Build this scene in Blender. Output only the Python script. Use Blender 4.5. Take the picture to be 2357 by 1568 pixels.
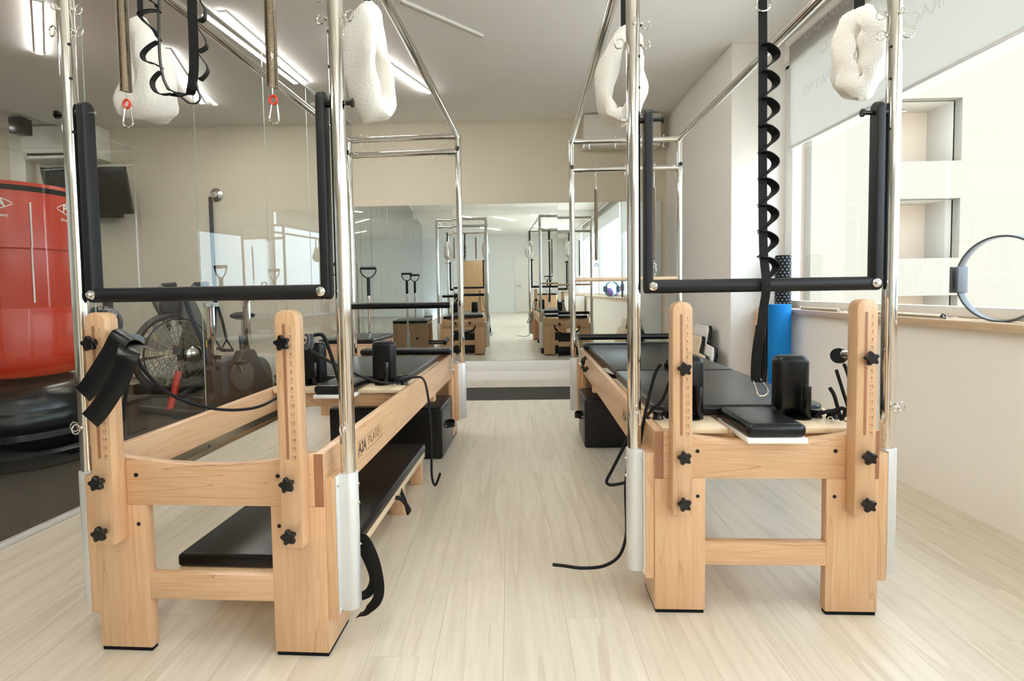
import bpy, bmesh, math, random
from mathutils import Vector as V, Matrix
random.seed(7)
for o in list(bpy.data.objects): bpy.data.objects.remove(o)
SC = bpy.context.scene
COL = SC.collection
R = math.radians

# ------------------------------------------------------------------ camera (the frame is 2357 x 1568)
HC, FPX, PITCH, ROLL, YAW, PSX, PSY = 1.0279, 1248.45, R(2.7952), R(0.9062), R(0.9975), -26.62, -53.59
_fw = V((-math.sin(YAW)*math.cos(PITCH), math.cos(YAW)*math.cos(PITCH), -math.sin(PITCH)))
_rt = V((math.cos(YAW), math.sin(YAW), 0)); _up = _rt.cross(_fw)
RT = _rt*math.cos(ROLL) - _up*math.sin(ROLL); UP = _rt*math.sin(ROLL) + _up*math.cos(ROLL)
CAMP = V((0, 0, HC))
cd = bpy.data.cameras.new('camera'); cam = bpy.data.objects.new('camera', cd); COL.objects.link(cam)
cd.sensor_width = 36; cd.lens = FPX*36/2357; cd.shift_x = -PSX/2357; cd.shift_y = PSY/2357; cd.clip_start = .02; cd.clip_end = 300
cam.matrix_world = Matrix(((RT.x, UP.x, -_fw.x, 0), (RT.y, UP.y, -_fw.y, 0), (RT.z, UP.z, -_fw.z, HC), (0, 0, 0, 1)))
SC.camera = cam
# ------------------------------------------------------------------ daylight, exposure
w = bpy.data.worlds.new('world'); SC.world = w; w.use_nodes = True
bg = w.node_tree.nodes['Background']; bg.inputs[0].default_value = (.76, .89, 1, 1); bg.inputs[1].default_value = 3.0
sd = bpy.data.lights.new('sun', 'SUN'); sd.energy = 6.0; sd.angle = R(.6); sd.color = (1, .95, .86)
sun = bpy.data.objects.new('sun', sd); COL.objects.link(sun); sun.rotation_euler = V((-.12, -.16, .98)).to_track_quat('Z', 'Y').to_euler()
SC.view_settings.view_transform = 'Standard'; SC.view_settings.look = 'None'; SC.view_settings.gamma = 1
SC.view_settings.use_curve_mapping = False; SC.view_settings.exposure = 1.02
SC.cycles.use_denoising = True; SC.cycles.max_bounces = 12; SC.cycles.glossy_bounces = 6; SC.cycles.transparent_max_bounces = 24
SC.cycles.diffuse_bounces = 8; SC.cycles.caustics_reflective = False; SC.cycles.caustics_refractive = False; SC.cycles.sample_clamp_indirect = 6
LED = 54.0

def ray(x, y): return _fw + RT*((x-1178.5-PSX)/FPX) - UP*((y-784-PSY)/FPX)
def on_z(x, y, z): d = ray(x, y); return CAMP + d*((z-HC)/d.z)
def on_y(x, y, Y): d = ray(x, y); return CAMP + d*(Y/d.y)
def on_x(x, y, X): d = ray(x, y); return CAMP + d*(X/d.x)

# ------------------------------------------------------------------ materials
def lin(c):
    c = c/255; return c/12.92 if c <= .04045 else ((c+.055)/1.055)**2.4
def rgb(t): return (lin(t[0]), lin(t[1]), lin(t[2]), 1)
MATS = {}
def mat(name, col, rough=.5, metal=0, spec=.5, bump=0, bscale=60, vary=0, vscale=8, emit=0, coat=0, sheen=0, trans=0):
    m = bpy.data.materials.new(name); m.use_nodes = True; n = m.node_tree.nodes; l = m.node_tree.links; b = n['Principled BSDF']
    b.inputs['Base Color'].default_value = rgb(col); b.inputs['Roughness'].default_value = rough; b.inputs['Metallic'].default_value = metal
    b.inputs['Specular IOR Level'].default_value = spec; b.inputs['Coat Weight'].default_value = coat
    if sheen: b.inputs['Sheen Weight'].default_value = sheen
    if emit: b.inputs['Emission Color'].default_value = rgb(col); b.inputs['Emission Strength'].default_value = emit
    if bump or vary:
        tc = n.new('ShaderNodeTexCoord')
    if bump:
        t = n.new('ShaderNodeTexNoise'); t.inputs['Scale'].default_value = bscale; t.inputs['Detail'].default_value = 4; l.new(tc.outputs['Object'], t.inputs['Vector'])
        bp = n.new('ShaderNodeBump'); bp.inputs['Strength'].default_value = bump; bp.inputs['Distance'].default_value = .004
        l.new(t.outputs['Fac'], bp.inputs['Height']); l.new(bp.outputs['Normal'], b.inputs['Normal'])
    if vary:
        t = n.new('ShaderNodeTexNoise'); t.inputs['Scale'].default_value = vscale; t.inputs['Detail'].default_value = 5; l.new(tc.outputs['Object'], t.inputs['Vector'])
        r = n.new('ShaderNodeValToRGB'); k = 1-vary
        r.color_ramp.elements[0].position = .3; r.color_ramp.elements[1].position = .7
        r.color_ramp.elements[0].color = rgb([max(0, c*k) for c in col]); r.color_ramp.elements[1].color = rgb([min(255, c*(2-k)) for c in col])
        l.new(t.outputs['Fac'], r.inputs[0]); l.new(r.outputs[0], b.inputs['Base Color'])
    MATS[name] = m; return m
def wood(name, axis, c1, c2, line=(150, 98, 58), amt=.26, rough=.38, sc=1.0, objrand=0, rings=7, lw=.07, coat=.4):
    m = bpy.data.materials.new(name); m.use_nodes = True; n = m.node_tree.nodes; l = m.node_tree.links; b = n['Principled BSDF']
    tc = n.new('ShaderNodeTexCoord'); mp = n.new('ShaderNodeMapping'); src = tc.outputs['Object']
    oi = n.new('ShaderNodeObjectInfo'); va = n.new('ShaderNodeVectorMath'); va.operation = 'MULTIPLY_ADD'
    cb = n.new('ShaderNodeCombineXYZ')
    for i in range(3): l.new(oi.outputs['Random'], cb.inputs[i])
    va.inputs[1].default_value = (7.3, 3.1, 5.7); l.new(cb.outputs[0], va.inputs[0]); l.new(src, va.inputs[2])
    s = [9*sc, 9*sc, 9*sc]; s[axis] = .55*sc; mp.inputs['Scale'].default_value = s; l.new(va.outputs[0], mp.inputs['Vector'])
    n1 = n.new('ShaderNodeTexNoise'); n1.inputs['Scale'].default_value = 1.0; n1.inputs['Detail'].default_value = 1.5; n1.inputs['Distortion'].default_value = .25; l.new(mp.outputs[0], n1.inputs['Vector'])
    n2 = n.new('ShaderNodeTexNoise'); n2.inputs['Scale'].default_value = 6.0; n2.inputs['Detail'].default_value = 8; n2.inputs['Roughness'].default_value = .65; l.new(mp.outputs[0], n2.inputs['Vector'])
    rp = n.new('ShaderNodeValToRGB'); rp.color_ramp.elements[0].position = .32; rp.color_ramp.elements[1].position = .68
    rp.color_ramp.elements[0].color = rgb(c2); rp.color_ramp.elements[1].color = rgb(c1); l.new(n2.outputs['Fac'], rp.inputs[0])
    mu = n.new('ShaderNodeMath'); mu.operation = 'MULTIPLY'; mu.inputs[1].default_value = rings; l.new(n1.outputs['Fac'], mu.inputs[0])
    fr = n.new('ShaderNodeMath'); fr.operation = 'FRACT'; l.new(mu.outputs[0], fr.inputs[0])
    r2 = n.new('ShaderNodeValToRGB'); e = r2.color_ramp.elements; e[0].position = 0; e[0].color = (amt, amt, amt, 1); e[1].position = lw; e[1].color = (amt*.25, amt*.25, amt*.25, 1)
    e2 = e.new(lw*3.5); e2.color = (0, 0, 0, 1); l.new(fr.outputs[0], r2.inputs[0])
    mx = n.new('ShaderNodeMix'); mx.data_type = 'RGBA'; l.new(r2.outputs[0], mx.inputs[0]); l.new(rp.outputs[0], mx.inputs[6]); mx.inputs[7].default_value = rgb(line)
    out = mx.outputs[2]
    if objrand:
        hv = n.new('ShaderNodeHueSaturation'); mr = n.new('ShaderNodeMapRange'); mr.inputs[3].default_value = 1-objrand; mr.inputs[4].default_value = 1+objrand*.5
        l.new(oi.outputs['Random'], mr.inputs[0]); l.new(mr.outputs[0], hv.inputs['Value']); l.new(out, hv.inputs['Color']); out = hv.outputs[0]
    l.new(out, b.inputs['Base Color']); b.inputs['Roughness'].default_value = rough; b.inputs['Coat Weight'].default_value = coat; b.inputs['Coat Roughness'].default_value = .22
    MATS[name] = m; return m
def thin_glass(name, tint, f0=.045, rough=0):
    m = bpy.data.materials.new(name); m.use_nodes = True; n = m.node_tree.nodes; l = m.node_tree.links; n.remove(n['Principled BSDF'])
    t = n.new('ShaderNodeBsdfTransparent'); t.inputs[0].default_value = (*tint, 1); g = n.new('ShaderNodeBsdfGlossy'); g.inputs['Roughness'].default_value = rough
    f = n.new('ShaderNodeLayerWeight'); f.inputs[0].default_value = .5; mx = n.new('ShaderNodeMixShader')
    pw_ = n.new('ShaderNodeMath'); pw_.operation = 'POWER'; pw_.inputs[1].default_value = 5; ma = n.new('ShaderNodeMath'); ma.operation = 'MULTIPLY_ADD'; ma.inputs[1].default_value = .9; ma.inputs[2].default_value = f0
    l.new(f.outputs['Facing'], pw_.inputs[0]); l.new(pw_.outputs[0], ma.inputs[0])
    l.new(ma.outputs[0], mx.inputs[0]); l.new(t.outputs[0], mx.inputs[1]); l.new(g.outputs[0], mx.inputs[2]); l.new(mx.outputs[0], n['Material Output'].inputs[0])
    MATS[name] = m; return m
M = MATS
C1, C2 = (222, 184, 144), (208, 165, 124)
for k, ax in (('x', 0), ('y', 1), ('z', 2)): wood('maple_'+k, ax, C1, C2, amt=.75 if k == 'x' else .4, lw=.045, sc=1.9 if k == 'x' else 1.4, rings=8)
wood('maple_pale', 2, (234, 205, 172), (224, 190, 154), amt=.22)
wood('endgrain', 2, (166, 116, 86), (152, 102, 74), amt=.1, sc=3)
wood('ply', 1, (236, 216, 182), (226, 202, 164), amt=.12)
wood('planks', 1, (223, 214, 197), (208, 198, 179), line=(176, 162, 140), amt=.34, rough=.33, sc=.8, objrand=.035, rings=4, lw=.14, coat=.2)
wood('sill_wood', 1, (228, 202, 168), (208, 176, 138), amt=.25)
wood('dark_wood', 0, (62, 56, 52), (44, 40, 38), line=(86, 78, 72), amt=.4, sc=.7, rough=.8, coat=0)
wood('board_wood', 2, (205, 172, 128), (190, 154, 110), amt=.3)
mat('chrome', (232, 230, 224), .07, 1)
mat('steel', (210, 208, 202), .2, 1)
mat('spring_steel', (196, 186, 170), .22, 1)
mat('alu', (222, 223, 222), .42, .35)
mat('alu_track', (222, 214, 196), .2, 1)
mat('vinyl', (8, 9, 11), .31, 0, .4, bump=.06, bscale=260)
mat('foam', (22, 23, 26), .5, 0, .4, bump=.08, bscale=400)
mat('plastic', (7, 8, 9), .25, 0, .5)
mat('rubber', (14, 14, 15), .7, 0, .2)
mat('webbing', (9, 10, 12), .6, 0, .3, bump=.25, bscale=500)
mat('rope', (15, 17, 22), .6, 0, .3, bump=.3, bscale=420)
mat('fleece', (240, 236, 228), .95, 0, .1, bump=.8, bscale=180, sheen=.35)
mat('grey_plastic', (92, 98, 106), .4)
mat('wall_beige', (213, 204, 186), .9, 0, .1, bump=.04, bscale=120)
mat('wall_white', (250, 248, 244), .85, 0, .15, bump=.03, bscale=120)
mat('ceiling_paint', (246, 245, 242), .9, 0, .1)
mat('wall_far', (236, 241, 243), .6, 0, .3)
mat('white_gloss', (240, 240, 238), .3)
mat('white_matte', (246, 245, 241), .6)
mat('rubber_floor', (58, 52, 46), .85, 0, .2, vary=.35, vscale=70, bump=.2, bscale=200)
mat('red_vinyl', (202, 54, 28), .3, 0, .5, bump=.12, bscale=14)
mat('dark_vinyl', (14, 18, 24), .25, 0, .5, bump=.05, bscale=20)
mat('print_white', (240, 236, 230), .5)
mat('print_dark', (70, 52, 42), .6)
mat('print_faint', (116, 84, 62), .7)
mat('red_ring', (228, 62, 34), .4)
mat('red_paint', (214, 52, 34), .4)
mat('blue_foam', (24, 128, 205), .75, 0, .2)
mat('purple', (140, 112, 178), .45)
mat('blue_plastic', (70, 165, 200), .4)
mat('screen', (20, 21, 23), .25, 0, .5)
mat('ac_white', (226, 224, 214), .45)
mat('dark_gap', (30, 29, 28), .8)
mat('led', (255, 251, 244), .5, emit=LED)
mat('led_off', (196, 190, 178), .5)
mat('facade_bay', (150, 136, 122), .9)
mat('facade', (122, 116, 105), .9)
mat('facade_inner_lifted', (186, 168, 148), .9)  # recess wall tone lightened to offset the shade inside the balconies
mat('facade_glass', (150, 160, 165), .15)
mat('facade_lifted', (176, 168, 156), .9)  # lighter copy of the facade tone, lifts the shaded balcony sides
mat('leaf', (88, 122, 62), .8, vary=.3, vscale=3)
mat('asphalt', (196, 194, 188), .95)
mat('blind', (208, 206, 202), .9, 0, .1)
mat('blind_text', (250, 249, 246), .9, 0, .1)
mat('pedal_grey', (70, 68, 66), .5)
mat('mesh_grille', (150, 132, 98), .5, .3)
mat('bike_grey', (96, 96, 94), .45)
mat('bike_dark', (52, 46, 44), .5)
mat('bike_blue', (28, 52, 80), .4)
mat('yellow', (236, 196, 60), .5)
for _k, _c, _f in (('blind', (.75, .74, .71, 1), .5), ('blind_text', (.95, .95, .94, 1), .62)):
    _m = M[_k].node_tree; _b = _m.nodes['Principled BSDF']; _t = _m.nodes.new('ShaderNodeBsdfTranslucent'); _t.inputs[0].default_value = _c
    _x = _m.nodes.new('ShaderNodeMixShader'); _x.inputs[0].default_value = _f; _m.links.new(_b.outputs[0], _x.inputs[1]); _m.links.new(_t.outputs[0], _x.inputs[2]); _m.links.new(_x.outputs[0], _m.nodes['Material Output'].inputs[0])
mm = mat('mirror', (232, 240, 240), 0.0, 1)
thin_glass('pane', (.975, .988, .98), .05)
thin_glass('window_pane', (.985, .99, .99), .03)
mat('glass_edge', (196, 210, 198), .2)

# ------------------------------------------------------------------ mesh building
class MB:
    def __init__(s): s.v = []; s.f = []
    def add(s, vs, fs):
        o = len(s.v); s.v += [tuple(p) for p in vs]; s.f += [tuple(i+o for i in f) for f in fs]; return s
    def box(s, x0, x1, y0, y1, z0, z1):
        return s.add([(x, y, z) for z in (z0, z1) for y in (y0, y1) for x in (x0, x1)],
                     [(0, 2, 3, 1), (4, 5, 7, 6), (0, 1, 5, 4), (2, 6, 7, 3), (0, 4, 6, 2), (1, 3, 7, 5)])
    def prism(s, poly, axis, lo, hi):
        # poly: 2D points in the two remaining axes (in x,y,z order)
        def P(a, b, c): return (c, a, b) if axis == 0 else (a, c, b) if axis == 1 else (a, b, c)
        n = len(poly); vs = [P(a, b, lo) for a, b in poly] + [P(a, b, hi) for a, b in poly]
        return s.add(vs, [tuple(range(n-1, -1, -1)), tuple(range(n, 2*n))] + [(i, (i+1) % n, n+(i+1) % n, n+i) for i in range(n)])
    def cyl(s, a, b, r, n=16, r1=None, caps=True):
        a = V(a); b = V(b); r1 = r if r1 is None else r1; d = (b-a).normalized(); u = d.orthogonal().normalized(); w_ = d.cross(u)
        vs = [p + (u*math.cos(2*math.pi*i/n) + w_*math.sin(2*math.pi*i/n))*q for p, q in ((a, r), (b, r1)) for i in range(n)]
        fs = [(i, (i+1) % n, n+(i+1) % n, n+i) for i in range(n)]
        if caps: fs += [tuple(range(n-1, -1, -1)), tuple(range(n, 2*n))]
        return s.add(vs, fs)
    def tube(s, path, r, n=10, closed=False, caps=True):
        P = [V(p) for p in path]; m = len(P); rs = r if isinstance(r, (list, tuple)) else [r]*m
        T = [(P[(i+1) % m]-P[i-1] if closed else P[min(i+1, m-1)]-P[max(i-1, 0)]).normalized() for i in range(m)]
        u = T[0].orthogonal().normalized(); vs = []
        for i in range(m):
            u = (u - T[i]*u.dot(T[i])).normalized(); w_ = T[i].cross(u)
            vs += [P[i] + (u*math.cos(2*math.pi*k/n) + w_*math.sin(2*math.pi*k/n))*rs[i] for k in range(n)]
        fs = [(i*n+k, i*n+(k+1) % n, ((i+1) % m)*n+(k+1) % n, ((i+1) % m)*n+k) for i in range(m if closed else m-1) for k in range(n)]
        if caps and not closed: fs += [tuple(range(n-1, -1, -1)), tuple(range((m-1)*n, m*n))]
        return s.add(vs, fs)
    def ribbon(s, path, wd, width, th=.003, closed=False):
        # flat strap: wd is the width direction (one, or one per point)
        P = [V(p) for p in path]; m = len(P); vs = []
        for i in range(m):
            t = (P[(i+1) % m]-P[i-1] if closed else P[min(i+1, m-1)]-P[max(i-1, 0)]).normalized()
            d = V(wd[i] if isinstance(wd, list) else wd); d = (d - t*d.dot(t)).normalized(); nn = t.cross(d)
            vs += [P[i]+d*width/2+nn*th/2, P[i]-d*width/2+nn*th/2, P[i]-d*width/2-nn*th/2, P[i]+d*width/2-nn*th/2]
        fs = [(i*4+k, i*4+(k+1) % 4, ((i+1) % m)*4+(k+1) % 4, ((i+1) % m)*4+k) for i in range(m if closed else m-1) for k in range(4)]
        if not closed: fs += [(3, 2, 1, 0), (m*4-4, m*4-3, m*4-2, m*4-1)]
        return s.add(vs, fs)
    def lathe(s, prof, c=(0, 0, 0), n=32, axis=(0, 0, 1)):
        c = V(c); d = V(axis).normalized(); u = d.orthogonal().normalized(); w_ = d.cross(u); vs = []
        for r, h in prof: vs += [c + d*h + (u*math.cos(2*math.pi*k/n) + w_*math.sin(2*math.pi*k/n))*max(r, 1e-4) for k in range(n)]
        m = len(prof); fs = [(i*n+k, i*n+(k+1) % n, (i+1)*n+(k+1) % n, (i+1)*n+k) for i in range(m-1) for k in range(n)]
        fs += [tuple(range(n-1, -1, -1)), tuple(range((m-1)*n, m*n))]
        return s.add(vs, fs)
    def torus(s, c, nrm, R_, r, n=24, k=8, sx=1):
        c = V(c); d = V(nrm).normalized(); u = d.orthogonal().normalized() if abs(d.z) > .9 else d.cross(V((0, 0, 1))).normalized(); w_ = d.cross(u)
        return s.tube([c + u*math.cos(2*math.pi*i/n)*R_*sx + w_*math.sin(2*math.pi*i/n)*R_ for i in range(n)], r, k, closed=True)
    def ball(s, c, r, n=10, m=6, sz=1):
        return s.lathe([(r*math.sin(math.pi*i/m), -r*sz*math.cos(math.pi*i/m)) for i in range(m+1)], c, n)
    def mesh(s, name, bevel=0, seg=2):
        me = bpy.data.meshes.new(name); me.from_pydata(s.v, [], s.f)
        bm = bmesh.new(); bm.from_mesh(me)
        bmesh.ops.recalc_face_normals(bm, faces=bm.faces)
        if bevel:
            es = [e for e in bm.edges if len(e.link_faces) == 2 and e.calc_face_angle(0) > R(25)]
            bmesh.ops.bevel(bm, geom=es, offset=bevel, segments=seg, profile=.5, affect='EDGES', clamp_overlap=True)
        bm.to_mesh(me); bm.free()
        for p in me.polygons: p.use_smooth = True
        me.set_sharp_from_angle(angle=R(38)); return me
def obj(name, mb, m, parent=None, bevel=0, seg=2, smooth=True):
    me = mb if isinstance(mb, bpy.types.Mesh) else mb.mesh(name, bevel, seg)
    if not me.materials: me.materials.append(M[m])
    o = bpy.data.objects.new(name, me); COL.objects.link(o)
    if parent is not None: o.parent = parent
    return o
def tag(o, label, cat, group=None):
    o['label'] = label; o['category'] = cat
    if group: o['group'] = group
    return o
def thing(name, label, cat, loc=(0, 0, 0), rz=0, group=None):
    o = bpy.data.objects.new(name, None); COL.objects.link(o); o.location = loc; o.rotation_euler = (0, 0, rz); o.empty_display_size = .1
    return tag(o, label, cat, group)
def struct(name, mb, m, parent=None, bevel=0):
    o = obj(name, mb, m, parent, bevel)
    if parent is None: o['kind'] = 'structure'
    return o
def copy_tree(o, parent=None):
    c = o.copy(); COL.objects.link(c); c.parent = parent
    for ch in [x for x in COL.objects if x.parent == o]: copy_tree(ch, c)
    return c
def bez(pts, n=8, closed=False):
    # Catmull-Rom through the points
    P = [V(p) for p in pts]; out = []; m = len(P)
    for i in range(m if closed else m-1):
        a, b, c, d = (P[i-1], P[i], P[(i+1) % m], P[(i+2) % m]) if closed else (P[max(i-1, 0)], P[i], P[i+1], P[min(i+2, m-1)])
        for k in range(n):
            t = k/n; out.append(.5*((2*b) + (c-a)*t + (2*a-5*b+4*c-d)*t*t + (3*b-a-3*c+d)*t**3))
    if not closed: out.append(P[-1])
    return out
def text_mb(mb, txt, size, fn, bold=0, align='CENTER', shear=0, ext=0):
    # lettering as flat geometry; fn maps the text plane (u, v) to a point
    cu = bpy.data.curves.new('t', 'FONT'); cu.body = txt; cu.size = size; cu.align_x = align; cu.align_y = 'CENTER'; cu.offset = bold; cu.shear = shear; cu.resolution_u = 3
    o = bpy.data.objects.new('t', cu); COL.objects.link(o); dg = bpy.context.evaluated_depsgraph_get()
    me = bpy.data.meshes.new_from_object(o.evaluated_get(dg)); vs = [fn(v.co.x, v.co.y) for v in me.vertices]; fs = [tuple(p.vertices) for p in me.polygons]
    bpy.data.objects.remove(o); bpy.data.curves.remove(cu); bpy.data.meshes.remove(me)
    return mb.add(vs, fs)

# ------------------------------------------------------------------ the room
YW, ZC = 6.2, 2.944                      # mirror wall, ceiling
YB = -8.5                                # wall behind the camera
def gx(Y): return -2.116 + .0905*(Y-2.17)   # line of the glass partition (it runs a little askew)
XR, XG = 2.03, 2.2                       # wall below the sill, window plane
# studio floor: planks on a base
fl = struct('floor', MB().box(-2.75, XG, YB, YW, -.1, -.006), 'planks')
pw = .192; x = -2.72; r = 0; shared = {}
while x < XG-.02:
    w_ = min(pw, XG-x); y = YB + random.uniform(-1.2, 0); r += 1
    while y < YW:
        ln = 1.38; y0, y1 = max(y, YB), min(y+ln, YW); xm = x+w_/2
        if y1-y0 > .03 and y1 > -2.0 and xm > gx(max(y0, -3))-.12:
            key = (round(w_, 3), round(y1-y0, 3))
            if key not in shared:
                shared[key] = MB().box(-w_/2+.0003, w_/2-.0003, 0, y1-y0-.0006, -.007, 0).mesh('floor_plank')
                shared[key].materials.append(M['planks'])
            o = obj('floor_plank', shared[key], 'planks', fl); o.location = (xm, y0, random.uniform(-.0003, .0003)-.0003)
        y += ln
    x += w_
struct('floor_dark_strip', MB().box(-1.7, 1.78, 5.06, 5.72, -.004, .003), 'dark_wood')
g = MB(); g.prism([(gx(YB)-.03, YB), (gx(YW)-.03, YW), (-8, YW), (-8, YB)], 2, -.1, .002); struct('floor_gym', g, 'rubber_floor')
struct('wall_back', MB().box(-8, 2.6, YW, YW+.15, -.1, ZC+.1), 'wall_beige')
struct('wall_gym', MB().box(-8.1, -8, YB, YW+.15, -.1, ZC+.1), 'wall_beige')
struct('wall_front', MB().box(-8, 2.6, YB-.15, YB, -.1, ZC+.1), 'wall_far')
struct('ceiling', MB().box(-8.1, 2.6, YB-.15, YW+.15, ZC, ZC+.2), 'ceiling_paint')
struct('ceiling_beam', MB().box(-2.6, 2.2, -1.15, -.95, ZC-.16, ZC), 'ceiling_paint')
struct('wall_column', MB().box(1.78, 2.28, 4.4, YW, -.05, ZC), 'wall_white', bevel=.004)
struct('wall_right', MB().box(XR, 2.45, YB, 4.4, -.1, .825), 'wall_white')
struct('wall_lintel', MB().box(XG-.01, 2.45, YB, 4.4, 2.78, ZC), 'wall_white')
# raised skirting under the mirror: two boards and the band in the gym
for i, (z0, z1, d) in enumerate(((.112, .226, .024), (0.0, .11, .03))):
    struct('baseboard_back', MB().box(-1.76, 1.78, YW-d, YW, z0, z1), 'white_matte', bevel=.002)
struct('baseboard_gym', MB().box(-8, -1.8, YW-.05, YW, .10, .34), 'ac_white', bevel=.003)
struct('baseboard_column', MB().box(1.765, 1.78, 4.4, YW-.04, 0, .08), 'white_matte')
# window sill
s = tag(obj('window_sill', MB().box(XR-.03, 2.3, YB, 4.4, .827, .862), 'sill_wood', bevel=.002), 'long pale wooden sill below the big window', 'sill')
# windows with frame, pane
ys = [4.4, 1.72, -.96, -3.64, -6.32]
for i in range(4):
    y1, y0 = ys[i], ys[i+1]; f = MB()
    f.box(XG, XG+.07, y0, y1, .863, .915); f.box(XG, XG+.07, y0, y1, 2.72, 2.79); f.box(XG, XG+.07, y1-.12 if i == 0 else y1-.05, y1, .9, 2.75); f.box(XG, XG+.07, y0, y0+.05, .9, 2.75)
    wo = struct('window_%d' % (i+1), f, 'white_gloss', bevel=.004)
    struct('window_pane', MB().box(XG+.03, XG+.036, y0+.04, y1-.04, .91, 2.74), 'window_pane', wo)
struct('wall_right_end', MB().box(XG, 2.45, YB, ys[4], .8, 2.8), 'wall_white')
# roller blinds
for i in range(3):
    y1, y0 = ys[i], ys[i+1]; zb = 2.10 if i == 0 else 2.45
    b = thing('roller_blind', ['pale grey roller blind half down with reversed lettering, beside the column', 'pale grey roller blind over the second window bay', 'pale grey roller blind over the third window bay'][i], 'blind', (XG-.02, y0, 0))
    L_ = y1-y0
    obj('fabric', MB().box(-.0015, .0015, .02, L_-.1, zb, ZC-.06), 'blind', b); obj('bottom_bar', MB().box(-.008, .008, .02, L_-.1, zb-.022, zb), 'alu', b, .003)
    obj('roller_tube', MB().cyl((0, .01, ZC-.05), (0, L_-.09, ZC-.05), .028, 16), 'white_gloss', b)
    if i == 0:
        t = MB()
        for txt, z, sz, yy in (('PREPARA\u00c7\u00c3O  PARA  O  PARTO', 2.44, .105, 3.30), ('KINESIOTERAPIA  P\u00c9LVICO', 2.66, .105, 3.22), ('RECUPERA\u00c7\u00c3O', 2.85, .1, 3.72)):
            text_mb(t, txt, sz, lambda u, v, z=z, yy=yy: (-.003, yy-y0+u*1.05, z+v), .001, shear=.12)
        obj('lettering', t, 'blind_text', b)['kind'] = 'stuff'
# mirror: three tall panes, each hung a touch differently
mx_ = [-1.745, -.636, .551, 1.72]
for i, (ax, az) in enumerate(((.2, -.25), (.40, 0), (.06, .05))):
    o = tag(obj('wall_mirror', MB().box(-(mx_[i+1]-mx_[i])/2+.001, (mx_[i+1]-mx_[i])/2-.001, -.004, .002, 0, 1.78), 'mirror'),
            ['tall wall mirror pane beside the glass partition', 'tall middle wall mirror pane between the two reformers', 'tall wall mirror pane next to the column'][i], 'mirror')
    o.location = ((mx_[i]+mx_[i+1])/2, YW-.012, .228); o.rotation_euler = (R(ax), 0, R(az))
# glass partition with floor channel, each pane its own
gp = thing('glass_partition', 'frameless glass partition between studio and dark-floored gym', 'glass wall', (gx(0), 0, 0), -math.atan(.0905))
k = math.sqrt(1+.0905**2); a0 = -3.9; a1 = (YW-.012)*k
obj('floor_channel', MB().box(-.018, .018, a0, a1, 0, .018), 'alu', gp, .002); obj('ceiling_channel', MB().box(-.015, .015, a0, a1, ZC-.02, ZC), 'alu', gp)
seams = [1.02, 1.85, 2.68, 3.49, 4.33, 5.07, 5.83]; seams = [a0/k, -2.9, -1.95, -1.0, 0.05] + seams + [YW-.014]
for i in range(len(seams)-1):
    p = obj('pane', MB().box(-.0008, .0008, seams[i]*k+.003, seams[i+1]*k-.003, .016, ZC-.012), 'pane', gp)
    obj('pane_edge', MB().box(-.0025, .0025, seams[i+1]*k-.004, seams[i+1]*k-.002, .018, ZC-.014), 'glass_edge', p)
# ceiling lights
def strip(p0, p1, on, label, wd=.034):
    p0, p1 = V(p0), V(p1); d = p1-p0; t = thing('ceiling_light', label, 'light', ((p0+p1)/2)[:2] + (ZC,), math.atan2(d.y, d.x), 'linear ceiling lights'); h = d.length/2
    obj('housing', MB().box(-h, h, -wd/2-.006, wd/2+.006, -.012, 0), 'white_gloss', t); obj('diffuser', MB().box(-h+.004, h-.004, -wd/2, wd/2, -.0185, -.011), 'led' if on else 'led_off', t)
strip((-1.907, 3.724, 0), (-1.82, 4.97, 0), 1, 'lit linear ceiling light running beside the glass partition')
strip((-1.19, 4.06, 0), (-.74, 5.282, 0), 1, 'lit linear ceiling light set askew above the reformer with the leather strap')
strip((-.69, 3.644, 0), (-.176, 4.168, 0), 0, 'slim unlit linear ceiling light set askew over the aisle', .02)
strip((-3.011, 3.535, 0), (-3.639, 4.265, 0), 1, 'lit linear ceiling light above the red punching bag')
strip((-2.62, 4.244, 0), (-3.02, 5.427, 0), 1, 'lit linear ceiling light above the air bike')
strip((.25, 2.35, 0), (.75, 1.25, 0), 1, 'lit linear ceiling light above the front of the reformer by the window')
strip((-.9, 1.1, 0), (-.3, -.1, 0), 1, 'lit linear ceiling light overhead in the aisle, seen in the mirror')
strip((.4, -1.9, 0), (1.0, -3.0, 0), 1, 'lit linear ceiling light beyond the beam on the window side, seen in the mirror')
strip((-.4, -2.6, 0), (.2, -3.7, 0), 1, 'lit linear ceiling light beyond the beam in the middle, seen in the mirror')
strip((-1.3, -2.2, 0), (-.8, -3.2, 0), 1, 'lit linear ceiling light beyond the beam near the glass, seen in the mirror')
strip((-.9, -5.4, 0), (-.3, -6.4, 0), 1, 'added linear fill light deep behind the camera by the glass')  # added lamp, brightens the far wall reflected in the mirror
strip((.7, -5.0, 0), (1.3, -6.1, 0), 1, 'added linear fill light deep behind the camera by the windows')  # second added lamp for the mirrored far wall
strip((-6.4, 4.2, 0), (-5.9, 5.3, 0), 1, 'added linear fill light in the far corner of the gym')  # added out of view to brighten the gym and its ceiling
strip((-4.4, .2, 0), (-3.6, -.8, 0), 1, 'added linear fill light in the gym behind the camera')  # added out of view, more fill for the gym
strip((-5.2, 2.2, 0), (-4.6, 1.0, 0), 1, 'added linear fill light deep inside the gym')  # unseen lamp added as gym fill

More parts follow.
